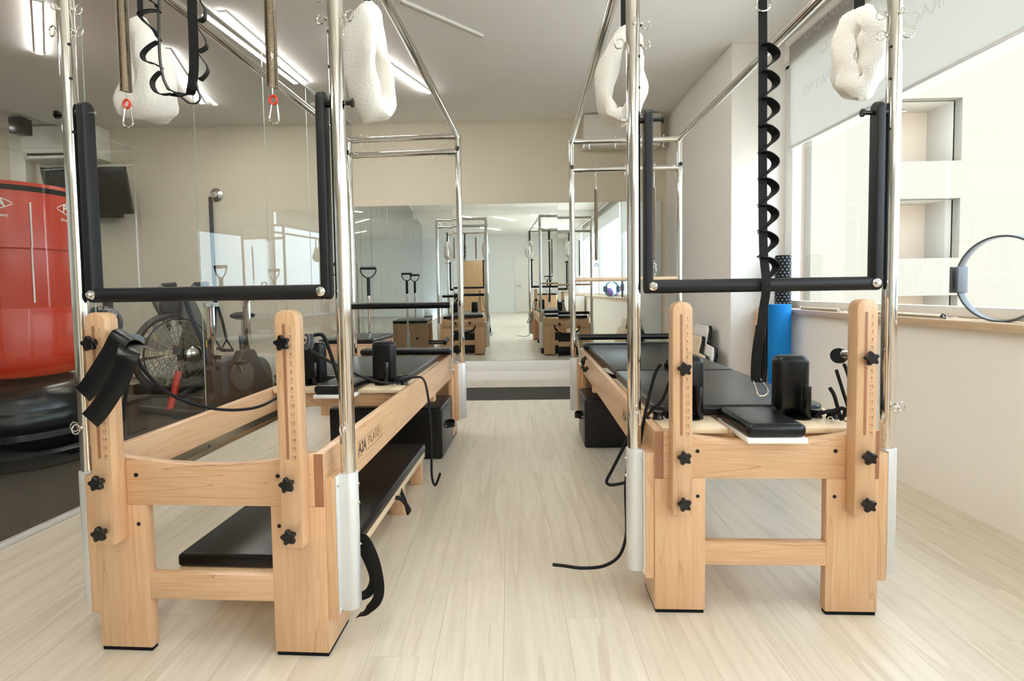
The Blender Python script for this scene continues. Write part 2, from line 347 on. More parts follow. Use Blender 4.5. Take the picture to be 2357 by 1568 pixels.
# outside: the pale building across the street
bld = thing('apartment_building', 'sunlit cream apartment building with recessed balconies across the street', 'building', (0, 18, 0))
opens = [(12.2, 14.66, 5.0, 7.0, 'b'), (12.2, 14.66, 1.87, 3.8, 'w'), (12.2, 14.66, -1.3, .65, 'w'), (12.2, 14.66, 8.2, 10.1, 'w'), (9.25, 9.87, -4, 12, 'p')]
fa = MB(); xs = [3, 9.25, 9.87, 12.2, 14.66, 30]
for i in range(5):
    a, b = xs[i], xs[i+1]; hs = sorted((o_[2], o_[3]) for o_ in opens if abs(o_[0]-a) < .01); z = -6
    for lo, hi in hs + [(13, 13)]:
        if lo > z: fa.box(a, b, 0, .35, z, lo)
        z = hi
obj('facade', fa, 'facade', bld)
obj('recess_wall', MB().box(11.5, 15.2, 1.5, 1.7, -6, 13), 'facade_inner_lifted', bld); obj('bay_wall', MB().box(9.0, 10.1, .5, .6, -6, 13), 'facade_bay', bld)
for (a, b, lo, hi, kd) in opens[:4]:
    obj('balcony_floor', MB().box(a, b, .3, 1.5, lo-.2, lo), 'facade_lifted', bld); obj('balcony_soffit', MB().box(a, b, .3, 1.5, hi, hi+.2), 'facade_lifted', bld)
    for xx in (a-.2, b): obj('balcony_cheek', MB().box(xx, xx+.2, .3, 1.5, lo, hi), 'facade_lifted', bld)
    wf = obj('window_frame', MB().box(a-.1, b-1.0, 1.42, 1.5, lo, hi-.5), 'white_matte', bld)
    obj('glazing', MB().box(a-.1, b-1.12, 1.40, 1.43, lo, hi-.62), 'facade_glass' if kd == 'w' else 'white_matte', wf)
struct('ground_street', MB().box(2.6, 90, -70, 70, -6.2, -6), 'asphalt')
lm = MB()
for q in range(46):
    a = random.uniform(0, 6.28); rr = random.uniform(0, 2.3); lm.ball((math.cos(a)*rr, math.sin(a)*rr, 4.6+random.uniform(-1.7, 2.2)*(1-rr/4)), random.uniform(.5, 1.0), 7, 5)
lmesh = lm.mesh('crown'); lmesh.materials.append(M['leaf']); tmesh = MB().cyl((0, 0, 0), (0, 0, 4.2), .22, 10, .12).mesh('trunk'); tmesh.materials.append(M['bike_dark'])
for i, (x, y, s_) in enumerate(((20, -8, 1.1), (24, -13, 1.2), (18, -17, 1.0))):
    t = thing('street_tree', ['leafy street tree outside, reflected in the glass, nearest the window', 'leafy street tree outside, the tallest reflected in the glass', 'leafy street tree outside, reflected in the glass, farthest down the street'][i], 'tree', (x, y, -6)); t.scale = (s_,)*3
    obj('crown', lmesh, 'leaf', t); obj('trunk', tmesh, 'bike_dark', t)
# air conditioners on the mirror wall
def aircon(x0, x1, z0, z1, label):
    t = thing('air_conditioner', label, 'air conditioner', ((x0+x1)/2, YW, z0)); h = (x1-x0)/2; H_ = z1-z0
    obj('casing', MB().prism([(0, 0), (-.17, .0), (-.21, .07), (-.21, H_), (0, H_)], 0, -h, h), 'ac_white', t, .012)
    obj('air_slot', MB().box(-h+.07, h-.07, -.214, -.16, .045, .066), 'dark_gap', t); obj('front_panel', MB().box(-h+.02, h-.02, -.216, -.2, .12, H_-.02), 'ac_white', t, .004)
    obj('flap', MB().box(-h+.07, h-.07, -.2, -.18, .012, .04), 'white_matte', t)
aircon(.834, 1.668, 2.58, 2.925, 'white wall air conditioner above the mirror by the column')
aircon(-5.38, -4.52, 2.56, 2.925, 'white wall air conditioner on the gym wall above the monitor')

# ------------------------------------------------------------------ the two reformers
XO, XI, ZAP, ZT = .34, .1836, .4327, .583
XB, ZB0, ZB1, XP, YPF, YPR, HT = .3695, .109, .511, .393, .0507, 2.3932, 2.116
LEN = 2.444; RP = .0212
class Frame:
    def __init__(s, x, y, deg):
        s.o = V((x, y, 0)); s.t = R(deg); c, n = math.cos(s.t), math.sin(s.t); s.ax = V((c, n, 0)); s.ay = V((-n, c, 0))
    def loc(s, P): d = P-s.o; return V((d.dot(s.ax), d.dot(s.ay), d.z))
    def world(s, q): return s.o + s.ax*q[0] + s.ay*q[1] + V((0, 0, q[2]))
    def at(s, x, y, yl):   # pixel -> local point on the local depth plane yl
        d = ray(x, y); return s.loc(CAMP + d*((yl-(CAMP-s.o).dot(s.ay))/d.dot(s.ay)))
FL, FR = Frame(-.8643, 1.4949, -2.9808), Frame(.7859, 1.6687, -1.9145)
def star_knob(c, d=(0, -1, 0), r=.0185, h=.028):
    mb = MB(); c = V(c); d = V(d); u = d.orthogonal().normalized(); w_ = d.cross(u); n = 40; rings = []
    a0 = .35
    for hh, s in ((0, .45), (h*.45, .5), (h*.5, .92), (h*.62, 1), (h*.9, .98), (h, .86)):
        rings.append([c + d*hh + (u*math.cos(t+a0) + w_*math.sin(t+a0))*r*s*((1+.2*math.cos(5*t)) if s > .6 else 1) for t in [2*math.pi*i/n for i in range(n)]])
    vs = [p for q in rings for p in q]; fs = [(j*n+i, j*n+(i+1) % n, (j+1)*n+(i+1) % n, (j+1)*n+i) for j in range(len(rings)-1) for i in range(n)]
    fs += [tuple(range(n-1, -1, -1)), tuple(range((len(rings)-1)*n, len(rings)*n))]
    return mb.add(vs, fs)
def eye_bolt(c, d, nrm, r=.0135):
    c, d = V(c), V(d); mb = MB(); mb.cyl(c, c+d*.007, .004, 8); mb.cyl(c+d*.001, c+d*.004, .006, 8); mb.torus(c+d*(.006+r), nrm, r, .0022, 20, 6); return mb
def carabiner(c, up=(0, 0, 1), side=(1, 0, 0), h=.06, wd=.026, r=.0022):
    c, up, side = V(c), V(up), V(side)
    return MB().tube(bez([c+up*(h/2), c+up*(h*.42)+side*wd*.3, c+up*h*.1+side*wd*.42, c-up*h*.35+side*wd*.5, c-up*h*.5, c-up*h*.35-side*wd*.5, c+up*h*.1-side*wd*.42, c+up*(h*.42)-side*wd*.3], 5, True), r, 7, closed=True)
def coil(p0, p1, r, wire, turns, n=10):
    p0, p1 = V(p0), V(p1); d = (p1-p0); u = d.normalized().orthogonal().normalized(); w_ = d.normalized().cross(u); m = int(turns*n)
    return MB().tube([p0 + d*(i/m) + (u*math.cos(2*math.pi*i/n) + w_*math.sin(2*math.pi*i/n))*r for i in range(m+1)], wire, 5)
def pulley(c, ax):
    c, ax = V(c), V(ax).normalized(); u = ax.orthogonal().normalized(); w_ = ax.cross(u); mb = MB()
    mb.lathe([(.017, -.008), (.024, -.008), (.025, -.005), (.019, 0), (.025, .005), (.024, .008), (.017, .008)], c, 24, ax); mb.lathe([(.006, -.009), (.007, 0), (.006, .009)], c, 12, ax)
    for i in range(5):
        a = 2*math.pi*i/5; d = u*math.cos(a)+w_*math.sin(a); mb.cyl(c+d*.005, c+d*.018, .0035, 6)
    return mb

def make_reformer(F, label, cfg):
    T = thing('pilates_reformer', label, 'reformer', F.o, F.t)
    # legs: front board and side board, rubber foot
    for yy, sg in ((0, 1), (LEN, -1)):
        for sx in (-1, 1):
            pl = [(XI*sx, yy), (XO*sx, yy), (XO*sx, yy+sg*.17), ((XO-.03)*sx, yy+sg*.17), ((XO-.03)*sx, yy+sg*.03), (XI*sx, yy+sg*.03)]
            lg = obj('leg', MB().prism(pl, 2, .011, ZAP), 'maple_z', T, .0025)
            ip = [(XI*sx+.004*sx, yy+sg*.003), (XO*sx-.003*sx, yy+sg*.003), (XO*sx-.003*sx, yy+sg*.166), ((XO-.027)*sx, yy+sg*.166), ((XO-.027)*sx, yy+sg*.027), (XI*sx+.004*sx, yy+sg*.027)]
            obj('rubber_foot', MB().prism(ip, 2, 0, .0112), 'rubber', lg)
            if sg == 1:
                obj('bolt_hole', MB().lathe([(.003, 0), (.003, .001), (.0055, .0012), (.0055, -.001)], (.2075*sx, -.0002, .377), 14, (0, -1, 0)), 'dark_gap', lg)
        # end rail with dished top
        n = 24; top = [(-.313+.626*i/n, ZT-.0335*max(0, 1-((-.313+.626*i/n)/.30)**2)) for i in range(n+1)]
        er = obj('end_rail', MB().prism([(.313, ZAP), (-.313, ZAP)] + top, 1, yy+(0 if sg == 1 else -.032), yy+(.032 if sg == 1 else 0)), 'maple_x', T, .0015)
        if sg == 1:
            for sx in (-1, 1):
                obj('bolt_hole', MB().lathe([(.0034, 0), (.0034, .0012), (.0062, .0014), (.0062, -.001)], (.2085*sx, -.0002, .5195), 16, (0, -1, 0)), 'dark_gap', er)
        else:
            obj('rear_strap', MB().ribbon(bez([(-.2, LEN+.004, .47), (-.17, LEN+.02, .40), (-.07, LEN+.03, .355), (.07, LEN+.03, .355), (.17, LEN+.02, .40), (.2, LEN+.004, .47)], 6), (0, .3, 1), .03, .006), 'webbing', er)
            for sx in (-1, 1): obj('knob', star_knob((.11*sx, LEN, .5), (0, 1, 0)), 'plastic', er)
        obj('stretcher', MB().box(-XI-.002, XI+.002, yy+(.001 if sg == 1 else -.031), yy+(.031 if sg == 1 else -.001), .157, .23), 'maple_x', T, .002)
    # side rails: end grain shows at the front
    for sx in (-1, 1):
        prof = [(.0006, ZAP), (1.61, ZAP), (1.612, .396), (1.66, .396), (1.66, ZAP), (LEN, ZAP), (LEN, ZT), (.0006, ZT)]
        rl = obj('side_rail', MB().prism([(a, b) for a, b in prof], 0, *(sorted((.313*sx, XO*sx)))), 'maple_y', T, .002)
        obj('end_cap', MB().box(*(sorted((.3145*sx, (XO-.0012)*sx))), -.0006, .0008, ZAP+.001, ZT-.001), 'endgrain', rl)
        tr = MB().box(*sorted((.292*sx, .313*sx)), .034, LEN-.034, .437, .441); tr.box(*sorted((.308*sx, .3128*sx)), .034, LEN-.034, .437, .476)
        tk = obj('slide_track', tr, 'alu_track', rl)
        for i in range(7):
            obj('track_hole', MB().cyl((.3075*sx, .16+.34*i, .457), (.309*sx, .16+.34*i, .457), .0055, 10), 'dark_gap', rl)
        # logo on the outer face
        lg = MB(); yl0 = .286 if sx > 0 else .575; dr = 1 if sx > 0 else -1; X_ = (XO+.0006)*sx
        P = lambda u, v: (X_, yl0+dr*u, .508+v)
        def bar(u0, v0, u1, v1): lg.add([P(u0, v0), P(u1, v0), P(u1, v1), P(u0, v1)], [(0, 1, 2, 3)])
        bar(0, .024, .268, .0255); bar(0, -.026, .0014, .0255); bar(0, -.026, .045, -.0245); bar(.085, -.026, .28, -.0245); bar(.2785, -.026, .28, .014); bar(.084, -.026, .0855, -.006)
        text_mb(lg, 'A2A', .052, lambda u, v: P(.045+u*.85, v-.002), .0012, shear=.15); text_mb(lg, 'PILATES', .046, lambda u, v: P(.182+u*.95, v+.001), -.0006)
        obj('logo', lg, 'print_dark', rl)['kind'] = 'stuff'
    # pole mounts
    for yy, yp, sg in ((0, YPF, 1), (LEN, YPR, -1)):
        for sx in (-1, 1):
            obj('mount_block', MB().box(*sorted((XO*sx, XB*sx)), *sorted((yy+sg*.005, yy+sg*.103)), ZB0, ZB1), 'maple_z', T, .002)
            ro = .0268; pl = [(XB, yp-.046), (XB+.004, yp-.046), (XB+.004, yp-ro)]
            pl += [(XP+ro*math.cos(a)*1.0, yp+ro*math.sin(a)) for a in [R(-80+160*i/14) for i in range(15)]] + [(XB+.004, yp+ro), (XB+.004, yp+.046), (XB, yp+.046)]
            sl = obj('pole_sleeve', MB().prism([(a*sx, b) for a, b in pl], 2, ZB0+.012, ZB1+.005), 'alu', T, .0012)
            sc_ = MB()
            for zz in (ZB1-.022, ZB1-.075, ZB0+.06, ZB0+.022):
                for q in (-.037, .037):
                    if zz in (ZB1-.022, ZB0+.022) or q > 0: sc_.lathe([(.0055, 0), (.005, .003), (.002, .0045)], (sx*(XB+.004), yp+q, zz), 10, (sx, 0, 0))
            sc_.lathe([(.005, 0), (.0045, .004), (.002, .0055)], (sx*(XP+ro-.001), yp, ZB1-.03), 10, (sx, 0, 0)); sc_.lathe([(.005, 0), (.0045, .004), (.002, .0055)], (sx*(XP+ro-.001), yp, ZB1-.085), 10, (sx, 0, 0))
            obj('screws', sc_, 'chrome', sl)['kind'] = 'stuff'
            po = obj('tower_pole', MB().cyl((sx*XP, yp, ZB0+.03), (sx*XP, yp, HT), RP, 28), 'chrome', T)
            if sg == 1:
                if (sx < 0) == (F is FL): obj('eye_bolt', eye_bolt((sx*(XP+RP), yp, .645), (sx, 0, 0), (0, 1, 0)), 'chrome', po)
                obj('eye_bolt', eye_bolt((sx*(XP-.001), yp-RP, .648), (0, -1, 0), (1, 0, .1)), 'chrome', po)
                obj('eye_bolt', eye_bolt((sx*(XP+RP), yp, 1.79), (sx, 0, 0), (.3, 1, 0), .0145), 'chrome', po)
                for zz in (1.785, 1.845): obj('eye_bolt', eye_bolt((sx*(XP-RP), yp, zz), (-sx, 0, 0), (.25, 1, 0), .013), 'chrome', po)
                for zz in (1.745, 1.65, 1.50): obj('pin_hole', MB().cyl((sx*(XP-RP*.8), yp-RP*.58, zz), (sx*(XP-RP*.86), yp-RP*.62, zz), .0045, 10), 'dark_gap', po)
                obj('eye_bolt', eye_bolt((sx*(XP), yp-RP, 1.84), (0, -1, 0), (1, 0, 0), .010), 'chrome', po)
    # tower top
    for sx in (-1, 1):
        tr_ = obj('top_rail', MB().cyl((sx*XP, YPF, HT), (sx*XP, YPR, HT), RP*.95, 20), 'chrome', T)
        for yy in (YPF, YPR): obj('corner_joint', MB().ball((sx*XP, yy, HT), RP*1.12, 16, 10), 'chrome', tr_)
    def cross(y, z, xs, lower):
        cb_ = obj('cross_bar', MB().cyl((-XP, y, z), (XP, y, z), RP*.9, 20), 'chrome', T)
        for sx in (-1, 1):
            obj('collar', MB().cyl((sx*(XP-.075), y, z), (sx*XP, y, z), RP*1.08, 20), 'chrome', cb_)
            if lower:
                obj('collar', MB().cyl((sx*XP, y, z-.035), (sx*XP, y, z+.03), RP*1.12, 20), 'chrome', cb_); obj('knob', star_knob((sx*XP, y-RP, z+.018), (0, -1, 0), .014, .02), 'plastic', cb_)
        for xx in xs:
            h = MB(); h.cyl((xx, y, z-.032), (xx, y, z+.03), .0022, 6); h.ball((xx, y, z+.031), .0045, 8, 5)
            h.tube(bez([(xx, y, z-.03), (xx-.006, y, z-.042), (xx, y, z-.055), (xx+.006, y, z-.048)], 4), .0022, 6); obj('hook', h, 'chrome', cb_)
        return cb_
    cross(YPR, HT, (-.30, -.26, -.07, .12, .28), False); cross(YPR, cfg['zlo'], (-.215, 0, .215), True)
    cross(YPF, HT, (-.3, -.215, 0, .215, .3), False)
    # push-through bar
    KX = (.416, .432, .437) if F is FL else (.335, .305, .300)
    pb = obj('push_bar', MB().cyl((-.335, YPF-.004, 1.033), (.335, YPF-.004, 1.033), .0212, 24), 'foam', T)
    for sx in (-1, 1):
        n = 10; hw = .0215; z0, z1 = 1.033, 1.565
        pl = [(YPF+hw*math.cos(a), z1+hw*math.sin(a)) for a in [math.pi*i/n for i in range(n+1)]] + [(YPF+hw*math.cos(a), z0+hw*math.sin(a)) for a in [math.pi+math.pi*i/n for i in range(n+1)]]
        obj('arm', MB().prism(pl, 0, *sorted(((.335)*sx, (.361)*sx))), 'foam', pb, .006, 3)
        pin = MB().cyl((sx*(.318 if F is FL else .43), YPF, 1.555), (sx*(.334 if F is FL else .414), YPF, 1.555), .005, 10); pin.cyl((sx*.334, YPF, 1.555), (sx*.43, YPF, 1.555), .0045, 10); obj('pivot_pin', pin, 'chrome', pb)
        obj('pivot_knob', MB().cyl((sx*KX[0], YPF, 1.555), (sx*KX[1], YPF, 1.555), .007, 12).cyl((sx*KX[1], YPF, 1.555), (sx*KX[2], YPF, 1.555), .0125, 14), 'plastic', pb)
        obj('arm_spacer', MB().cyl((sx*.361, YPF, 1.555), (sx*.374, YPF, 1.555), .011, 14), 'plastic', pb)
        obj('end_bolt', MB().lathe([(.0135, 0), (.0135, .004), (.009, .006), (.009, .011), (.005, .015)], (sx*.338, YPF-.024, 1.034), 16, (0, -1, 0)), 'chrome', pb)
    # pulley posts
    for sx, kz in ((-1, cfg['kz'][0]), (1, cfg['kz'][1])):
        cx, hw, zb, zt, r_ = .268*sx, .0295, .338, .986, .026
        def outline(): return [(cx-hw, zb), (cx+hw, zb)] + [(cx+hw-r_+r_*math.cos(a), zt-r_+r_*math.sin(a)) for a in [R(90*i/6) for i in range(7)]] + [(cx-hw+r_+r_*math.cos(a), zt-r_+r_*math.sin(a)) for a in [R(90+90*i/6) for i in range(7)]]
        pp = obj('pulley_post', MB().prism(outline(), 1, -.05, -.0005), 'maple_z', T, .003)
        sw = .0042
        slot = [(cx-.004+sw*math.cos(a), .946+sw*math.sin(a)) for a in [R(180*i/8) for i in range(9)]] + [(cx-.004+sw*math.cos(a), .586+sw*math.sin(a)) for a in [R(180+180*i/8) for i in range(9)]]
        obj('slot', MB().prism(slot, 1, -.0504, -.0495), 'endgrain', pp)
        tx = MB()
        for i in range(16):
            z = .937-.0232*i; text_mb(tx, str(i+1), .0125, lambda u, v, z=z: (cx+.0135+u, -.0504, z+v)); tx.add([(cx+.008, -.0504, z-.0085), (cx+.019, -.0504, z-.0085), (cx+.019, -.0504, z-.0079), (cx+.008, -.0504, z-.0079)], [(0, 1, 2, 3)])
        obj('scale_numbers', tx, 'print_faint' if F is FR else 'print_dark', pp)['kind'] = 'stuff'
        for zz in (.5195, .3775): obj('knob', star_knob((cx, -.05, zz)), 'plastic', pp)
        obj('knob', star_knob((cx, -.05, kz)), 'plastic', pp)
        pc = (cx, .095, kz-.012)
        pu = obj('pulley', pulley(pc, (-sx*.7, -.7, .1)), 'grey_plastic' if F is FL else 'plastic', T)
        obj('pulley_spring', coil((cx, .004, kz), (cx, .07, kz-.004), .011, .0016, 6), 'chrome', pu); obj('eye_stem', MB().cyl((cx, -.002, kz), (cx, .09, kz-.006), .0035, 8), 'plastic', pu)
    # foot bar and rear end pad
    fz, fy = cfg['foot']
    fb = obj('foot_bar', MB().cyl((-.345, fy, fz), (.345, fy, fz), .022, 24), 'vinyl', T)
    for sx in (-1, 1):
        a, b = V((sx*.362, fy, fz)), V((sx*.358, 2.17, .49)); d = (b-a).normalized()
        obj('bar_arm', MB().ribbon([a-d*.015, a, b, b+d*.02], (0, 1, 0), .03, .012), 'steel', fb, .003); obj('bar_pivot', MB().cyl((sx*.34, 2.17, .5), (sx*.37, 2.17, .5), .012, 14), 'chrome', fb)
    obj('end_pad', MB().box(-.325, .325, 2.30, 2.43, .5835, .628), 'vinyl', T, .018, 4)
    # carriage
    y0 = cfg['cy']; c = MB()
    for a, b in ((-.305, -.1), (.1, .305)): c.box(a, b, y0, y0+.2, .562, .581)
    c.box(-.305, .305, y0+.2, y0+.98, .562, .581)
    ca = obj('carriage', c, 'ply', T, .003)
    obj('carriage_frame', MB().box(-.27, .27, y0+.03, y0+.95, .495, .562), 'maple_x', ca, .003)
    pd_ = MB(); pd_.prism([(-.296, y0+.2), (-.27, y0+.165), (.27, y0+.165), (.296, y0+.2), (.296, y0+.99), (-.296, y0+.99)], 2, .5815, .618)
    obj('carriage_pad', pd_, 'vinyl', ca, .012, 4)
    obj('head_rest_base', MB().box(-.074, .104, y0-.092, y0+.2, .555, .5715), 'white_matte', ca, .003)
    obj('head_rest', MB().prism([(-.074, y0-.09), (.104, y0-.09), (.104, y0+.15), (.075, y0+.205), (-.045, y0+.205), (-.074, y0+.15)], 2, .571, .614), 'vinyl', ca, .018, 5)
    for sx in (-1, 1):
        sr = obj('shoulder_rest', MB().box(sx*.178-.058, sx*.178+.058, y0+.15, y0+.215, .586, .79), 'vinyl', ca, .026, 5)
        obj('rest_post', MB().cyl((sx*.178+.026, y0+.118, .582), (sx*.178+.026, y0+.118, .692), .0128, 18), 'plastic', ca, .001)
        obj('rest_base', MB().cyl((sx*.182, y0+.13, .5812), (sx*.182, y0+.13, .586), .04, 22), 'plastic', ca)
        for q in (0, .045): obj('rope_cleat', MB().lathe([(.019, 0), (.019, .004), (.016, .008), (.016, .018), (.0195, .022), (.0195, .027)], (sx*(.245+q), y0+.14-q*.35, .5812), 18), 'plastic', ca)
        obj('rope_ring', MB().torus((sx*.255, y0+.07, .588), (sx, .3, 0), .011, .002), 'chrome', ca)
    return T
REF_L = make_reformer(FL, 'maple reformer with chrome tower beside the glass partition, carriage pushed back', dict(zlo=2.009, kz=(.903, .8995), foot=(.937, 2.2), cy=1.0))
REF_R = make_reformer(FR, 'maple reformer with chrome tower by the window, carriage drawn to its front end', dict(zlo=1.91, kz=(.787, .814), foot=(.668, 2.415), cy=.045))
obj('rail_strap', MB().ribbon(bez([(-.345, 1.93, .575), (-.365, 1.93, .555), (-.372, 1.90, .52), (-.362, 1.86, .50), (-.345, 1.85, .52)], 6), (0, .6, .8), .03, .003), 'webbing', REF_R)
def put(name, mb, m, F, label, cat, group=None, bevel=0, seg=2):
    o = tag(obj(name, mb, m, None, bevel, seg), label, cat, group); o.location = F.o; o.rotation_euler = (0, 0, F.t); return o
def hold(name, F, label, cat, group=None): return thing(name, label, cat, F.o, F.t, group)
# mat filling the rear half of the reformer by the window
put('mat_pad', MB().box(-.296, .296, 1.045, 2.27, .5845, .62), 'vinyl', FR, 'black vinyl mat pad laid over the rails behind the carriage by the window', 'mat', None, .014, 4)
# ropes
def rope(F, pts, label, r=.0055, nm='rope'):
    put(nm, MB().tube(bez(pts, 8), r, 8), 'rope', F, label, 'rope')
A = FL.at
rope(FL, [A(308, 792, .10), A(330, 850, .12), A(400, 912, .2), A(500, 942, .35), A(590, 938, .5), A(650, 908, .7), A(690, 880, .95), (-.255, 1.06, .595)], 'dark rope sagging from the pulley under the leather strap to the carriage')
rope(FL, [A(722, 772, .10), A(742, 772, .10), A(756, 800, .11), A(775, 860, .14), A(790, 915, .16), A(797, 975, .14), (.37, .13, .60)], 'dark rope looped over the pulley and dropping behind the chrome pole')
rope(FL, [A(712, 805, .09), A(760, 833, .3), A(820, 862, .6), A(870, 879, .9), (.255, 1.07, .596)], 'dark rope running taut from a pulley to the pushed-back carriage')
rope(FL, [(.262, 1.10, .60), A(925, 875, 1.12), A(960, 868, 1.14), A(975, 874, 1.1), A(984, 905, 1.0), A(990, 960, .98), A(993, 1030, .97), A(994, 1095, .96), A(1001, 1117, .95), A(1008, 1105, .93), A(1013, 1090, .92)], 'dark rope hanging over the rail with a hooked end near the sitting box')
A = FR.at
rope(FR, [A(1522, 838, .09), A(1508, 860, .1), A(1490, 930, .12), A(1480, 980, .13), A(1470, 1040, .15), A(1455, 1100, .17), A(1415, 1116, .19), A(1396, 1110, .2), A(1410, 1080, .2), A(1440, 1020, .19), A(1452, 985, .17)], 'dark rope over the pulley by the aisle folding into a loop')
rope(FR, [A(1540, 880, .1), A(1525, 920, .12), A(1500, 945, .15), A(1490, 960, .16), A(1510, 975, .17), A(1545, 980, .17), (-.25, .13, .594)], 'dark rope from the aisle-side pulley down to the carriage cleat')
rope(FR, [A(1452, 985, .17), A(1447, 1050, .17), A(1440, 1120, .18), A(1442, 1200, .19), (A(1440, 1240, .19)), A(1425, 1280, .17), A(1390, 1303, .15), A(1340, 1308, .13), A(1300, 1303, .13), A(1272, 1300, .13)], 'dark rope tail hanging behind the pole and curling out over the aisle floor')
rope(FR, [A(1925, 852, .09), A(1940, 900, .1), A(1953, 945, .11), (.30, .12, .60)], 'short dark rope hanging from the pulley on the window side')
rope(FR, [A(1943, 838, .09), A(1953, 865, .07), A(1965, 910, .06), (.285, .1, .602)], 'second short dark rope behind the numbered post on the window side')
rope(FR, [A(1910, 893, .13), A(1920, 910, .13), A(1930, 945, .13), A(1936, 965, .12), A(1945, 950, .11), A(1940, 940, .12), A(1920, 945, .13), A(1895, 950, .14), A(1880, 958, .15)], 'thick rope end knotted and sticking up on the carriage by the window', .0062)

# hanging springs with ring and carabiner
def hang_spring(F, x, y, z1, z0, label, ringmat, r=.0165, wire=.0021, zc=HT):
    t = hold('hanging_spring', F, label, 'spring', 'coil springs hung from the towers')
    turns = int((z1-z0)/(wire*2.15)); obj('coil', coil((x, y, z1), (x, y, z0), r-wire, wire, turns, 10), 'spring_steel', t)
    obj('top_hook', MB().tube([(x, y, zc-.05), (x, y, z1-.005)], .002, 6), 'chrome', t)
    obj('ring', MB().torus((x, y, z0-.035), (.2, 1, 0), .0115, .0035, 20, 8), ringmat, t); obj('stem', MB().cyl((x, y, z0-.028), (x, y, z0+.01), .0016, 6), 'chrome', t)
    obj('carabiner', carabiner((x+.002, y, z0-.072), (.05, 0, 1), (1, .2, 0), .058, .024), 'chrome', t); return t
hang_spring(FL, -.222, YPF, 2.03, 1.612, 'hanging coil spring with a red ring in front of the white fleece loop', 'red_ring')
hang_spring(FL, .209, YPF, 2.03, 1.606, 'hanging coil spring with a red ring over the middle of the glass', 'red_ring')
hang_spring(FR, -.215, YPR, 1.77, 1.243, 'slim spring holding the roll-down bar on its aisle side', 'blue_plastic', .0135, .0019, 1.91)
hang_spring(FR, .2105, YPR, 1.77, 1.235, 'slim spring holding the roll-down bar on its window side', 'chrome', .0135, .0019, 1.91)
rb = hold('roll_down_bar', FR, 'pale wooden roll-down bar hung on springs before the mirror', 'exercise bar')
obj('dowel', MB().cyl((-.385, YPR, 1.1), (.385, YPR, 1.1), .0145, 18), 'maple_pale', rb)
for sx in (-1, 1): obj('eye_bolt', eye_bolt((sx*.215, YPR, 1.114), (0, 0, 1), (1, 0, 0), .008), 'chrome', rb)
# fleece loops
def fleece(F, x, y, zt, h, wd, band, rz, label, seed, skew=0, thk=.027):
    t = hold('fleece_loop', F, label, 'foot loop', 'white fleece loops'); rnd = random.Random(seed)
    ca_, sa = math.cos(rz), math.sin(rz); n = 44; k = 16; vs = []
    ph = [rnd.uniform(0, 6.28) for _ in range(6)]
    ring = []
    for i in range(n):
        a = 2*math.pi*i/n; u = math.sin(a); zz = math.cos(a); taper = .62+.38*(1-zz)/2*1.25
        ring.append((wd/2*u*taper+skew*(1-zz)*.5, -h/2+h/2*zz, a))
    for i, (u, z, a) in enumerate(ring):
        un, zn, _ = ring[(i+1) % n]; up_, zp, _ = ring[i-1]; tu, tz = un-up_, zn-zp; L_ = math.hypot(tu, tz); nu, nz = tz/L_, -tu/L_
        bw = band*(.36+.68*math.sin(min(a, 2*math.pi-a)*.62))*(1+.13*math.sin(2*a+ph[0])+.06*math.sin(5*a+ph[5])); th = thk*(1+.16*math.sin(3*a+ph[1])+.08*math.sin(7*a+ph[2]))
        for j in range(k):
            b = 2*math.pi*j/k; cw, ct = math.cos(b), math.sin(b)
            wv = bw/2*math.copysign(abs(cw)**.75, cw); tv = th*math.copysign(abs(ct)**.8, ct) + .007*math.sin(3*a+ph[3]+2.5*cw)+.004*math.sin(9*a+ph[1]+3*cw)
            pu, pn, pz = u+nu*tv, wv+.008*math.sin(2*a+ph[4]), z+nz*tv
            vs.append((x+ca_*pu-sa*pn, y+sa*pu+ca_*pn, zt+pz))
    fs = [(i*k+j, i*k+(j+1) % k, ((i+1) % n)*k+(j+1) % k, ((i+1) % n)*k+j) for i in range(n) for j in range(k)]
    obj('fleece', MB().add(vs, fs), 'fleece', t)
    obj('strap', MB().ribbon([(x, y-.004, zt-.02), (x, y-.004, HT+.022), (x, y+.004, HT+.022), (x, y+.004, zt-.02)], (ca_, sa, 0), .026, .004), 'webbing', t)
    obj('buckle', MB().torus((x+ca_*.012, y+sa*.012, zt+.012), (0, 1, 0), .01, .002), 'chrome', t)
fleece(FL, -.375, .33, 1.93, .29, .15, .14, R(-35), 'wide white fleece loop behind the spring near the glass partition', 3, .03)
fleece(FL, .40, .33, 1.945, .325, .10, .12, R(72), 'white fleece loop hanging beside the aisle-side pole', 5, .01)
fleece(FR, -.39, .2, 1.885, .275, .125, .085, R(-12), 'open white fleece loop hanging behind the aisle-side pole of the window reformer', 8, -.02)
fleece(FR, .375, .2, 1.915, .235, .094, .10, R(-28), 'round white fleece loop hanging in front of the blind', 11, 0, .037)
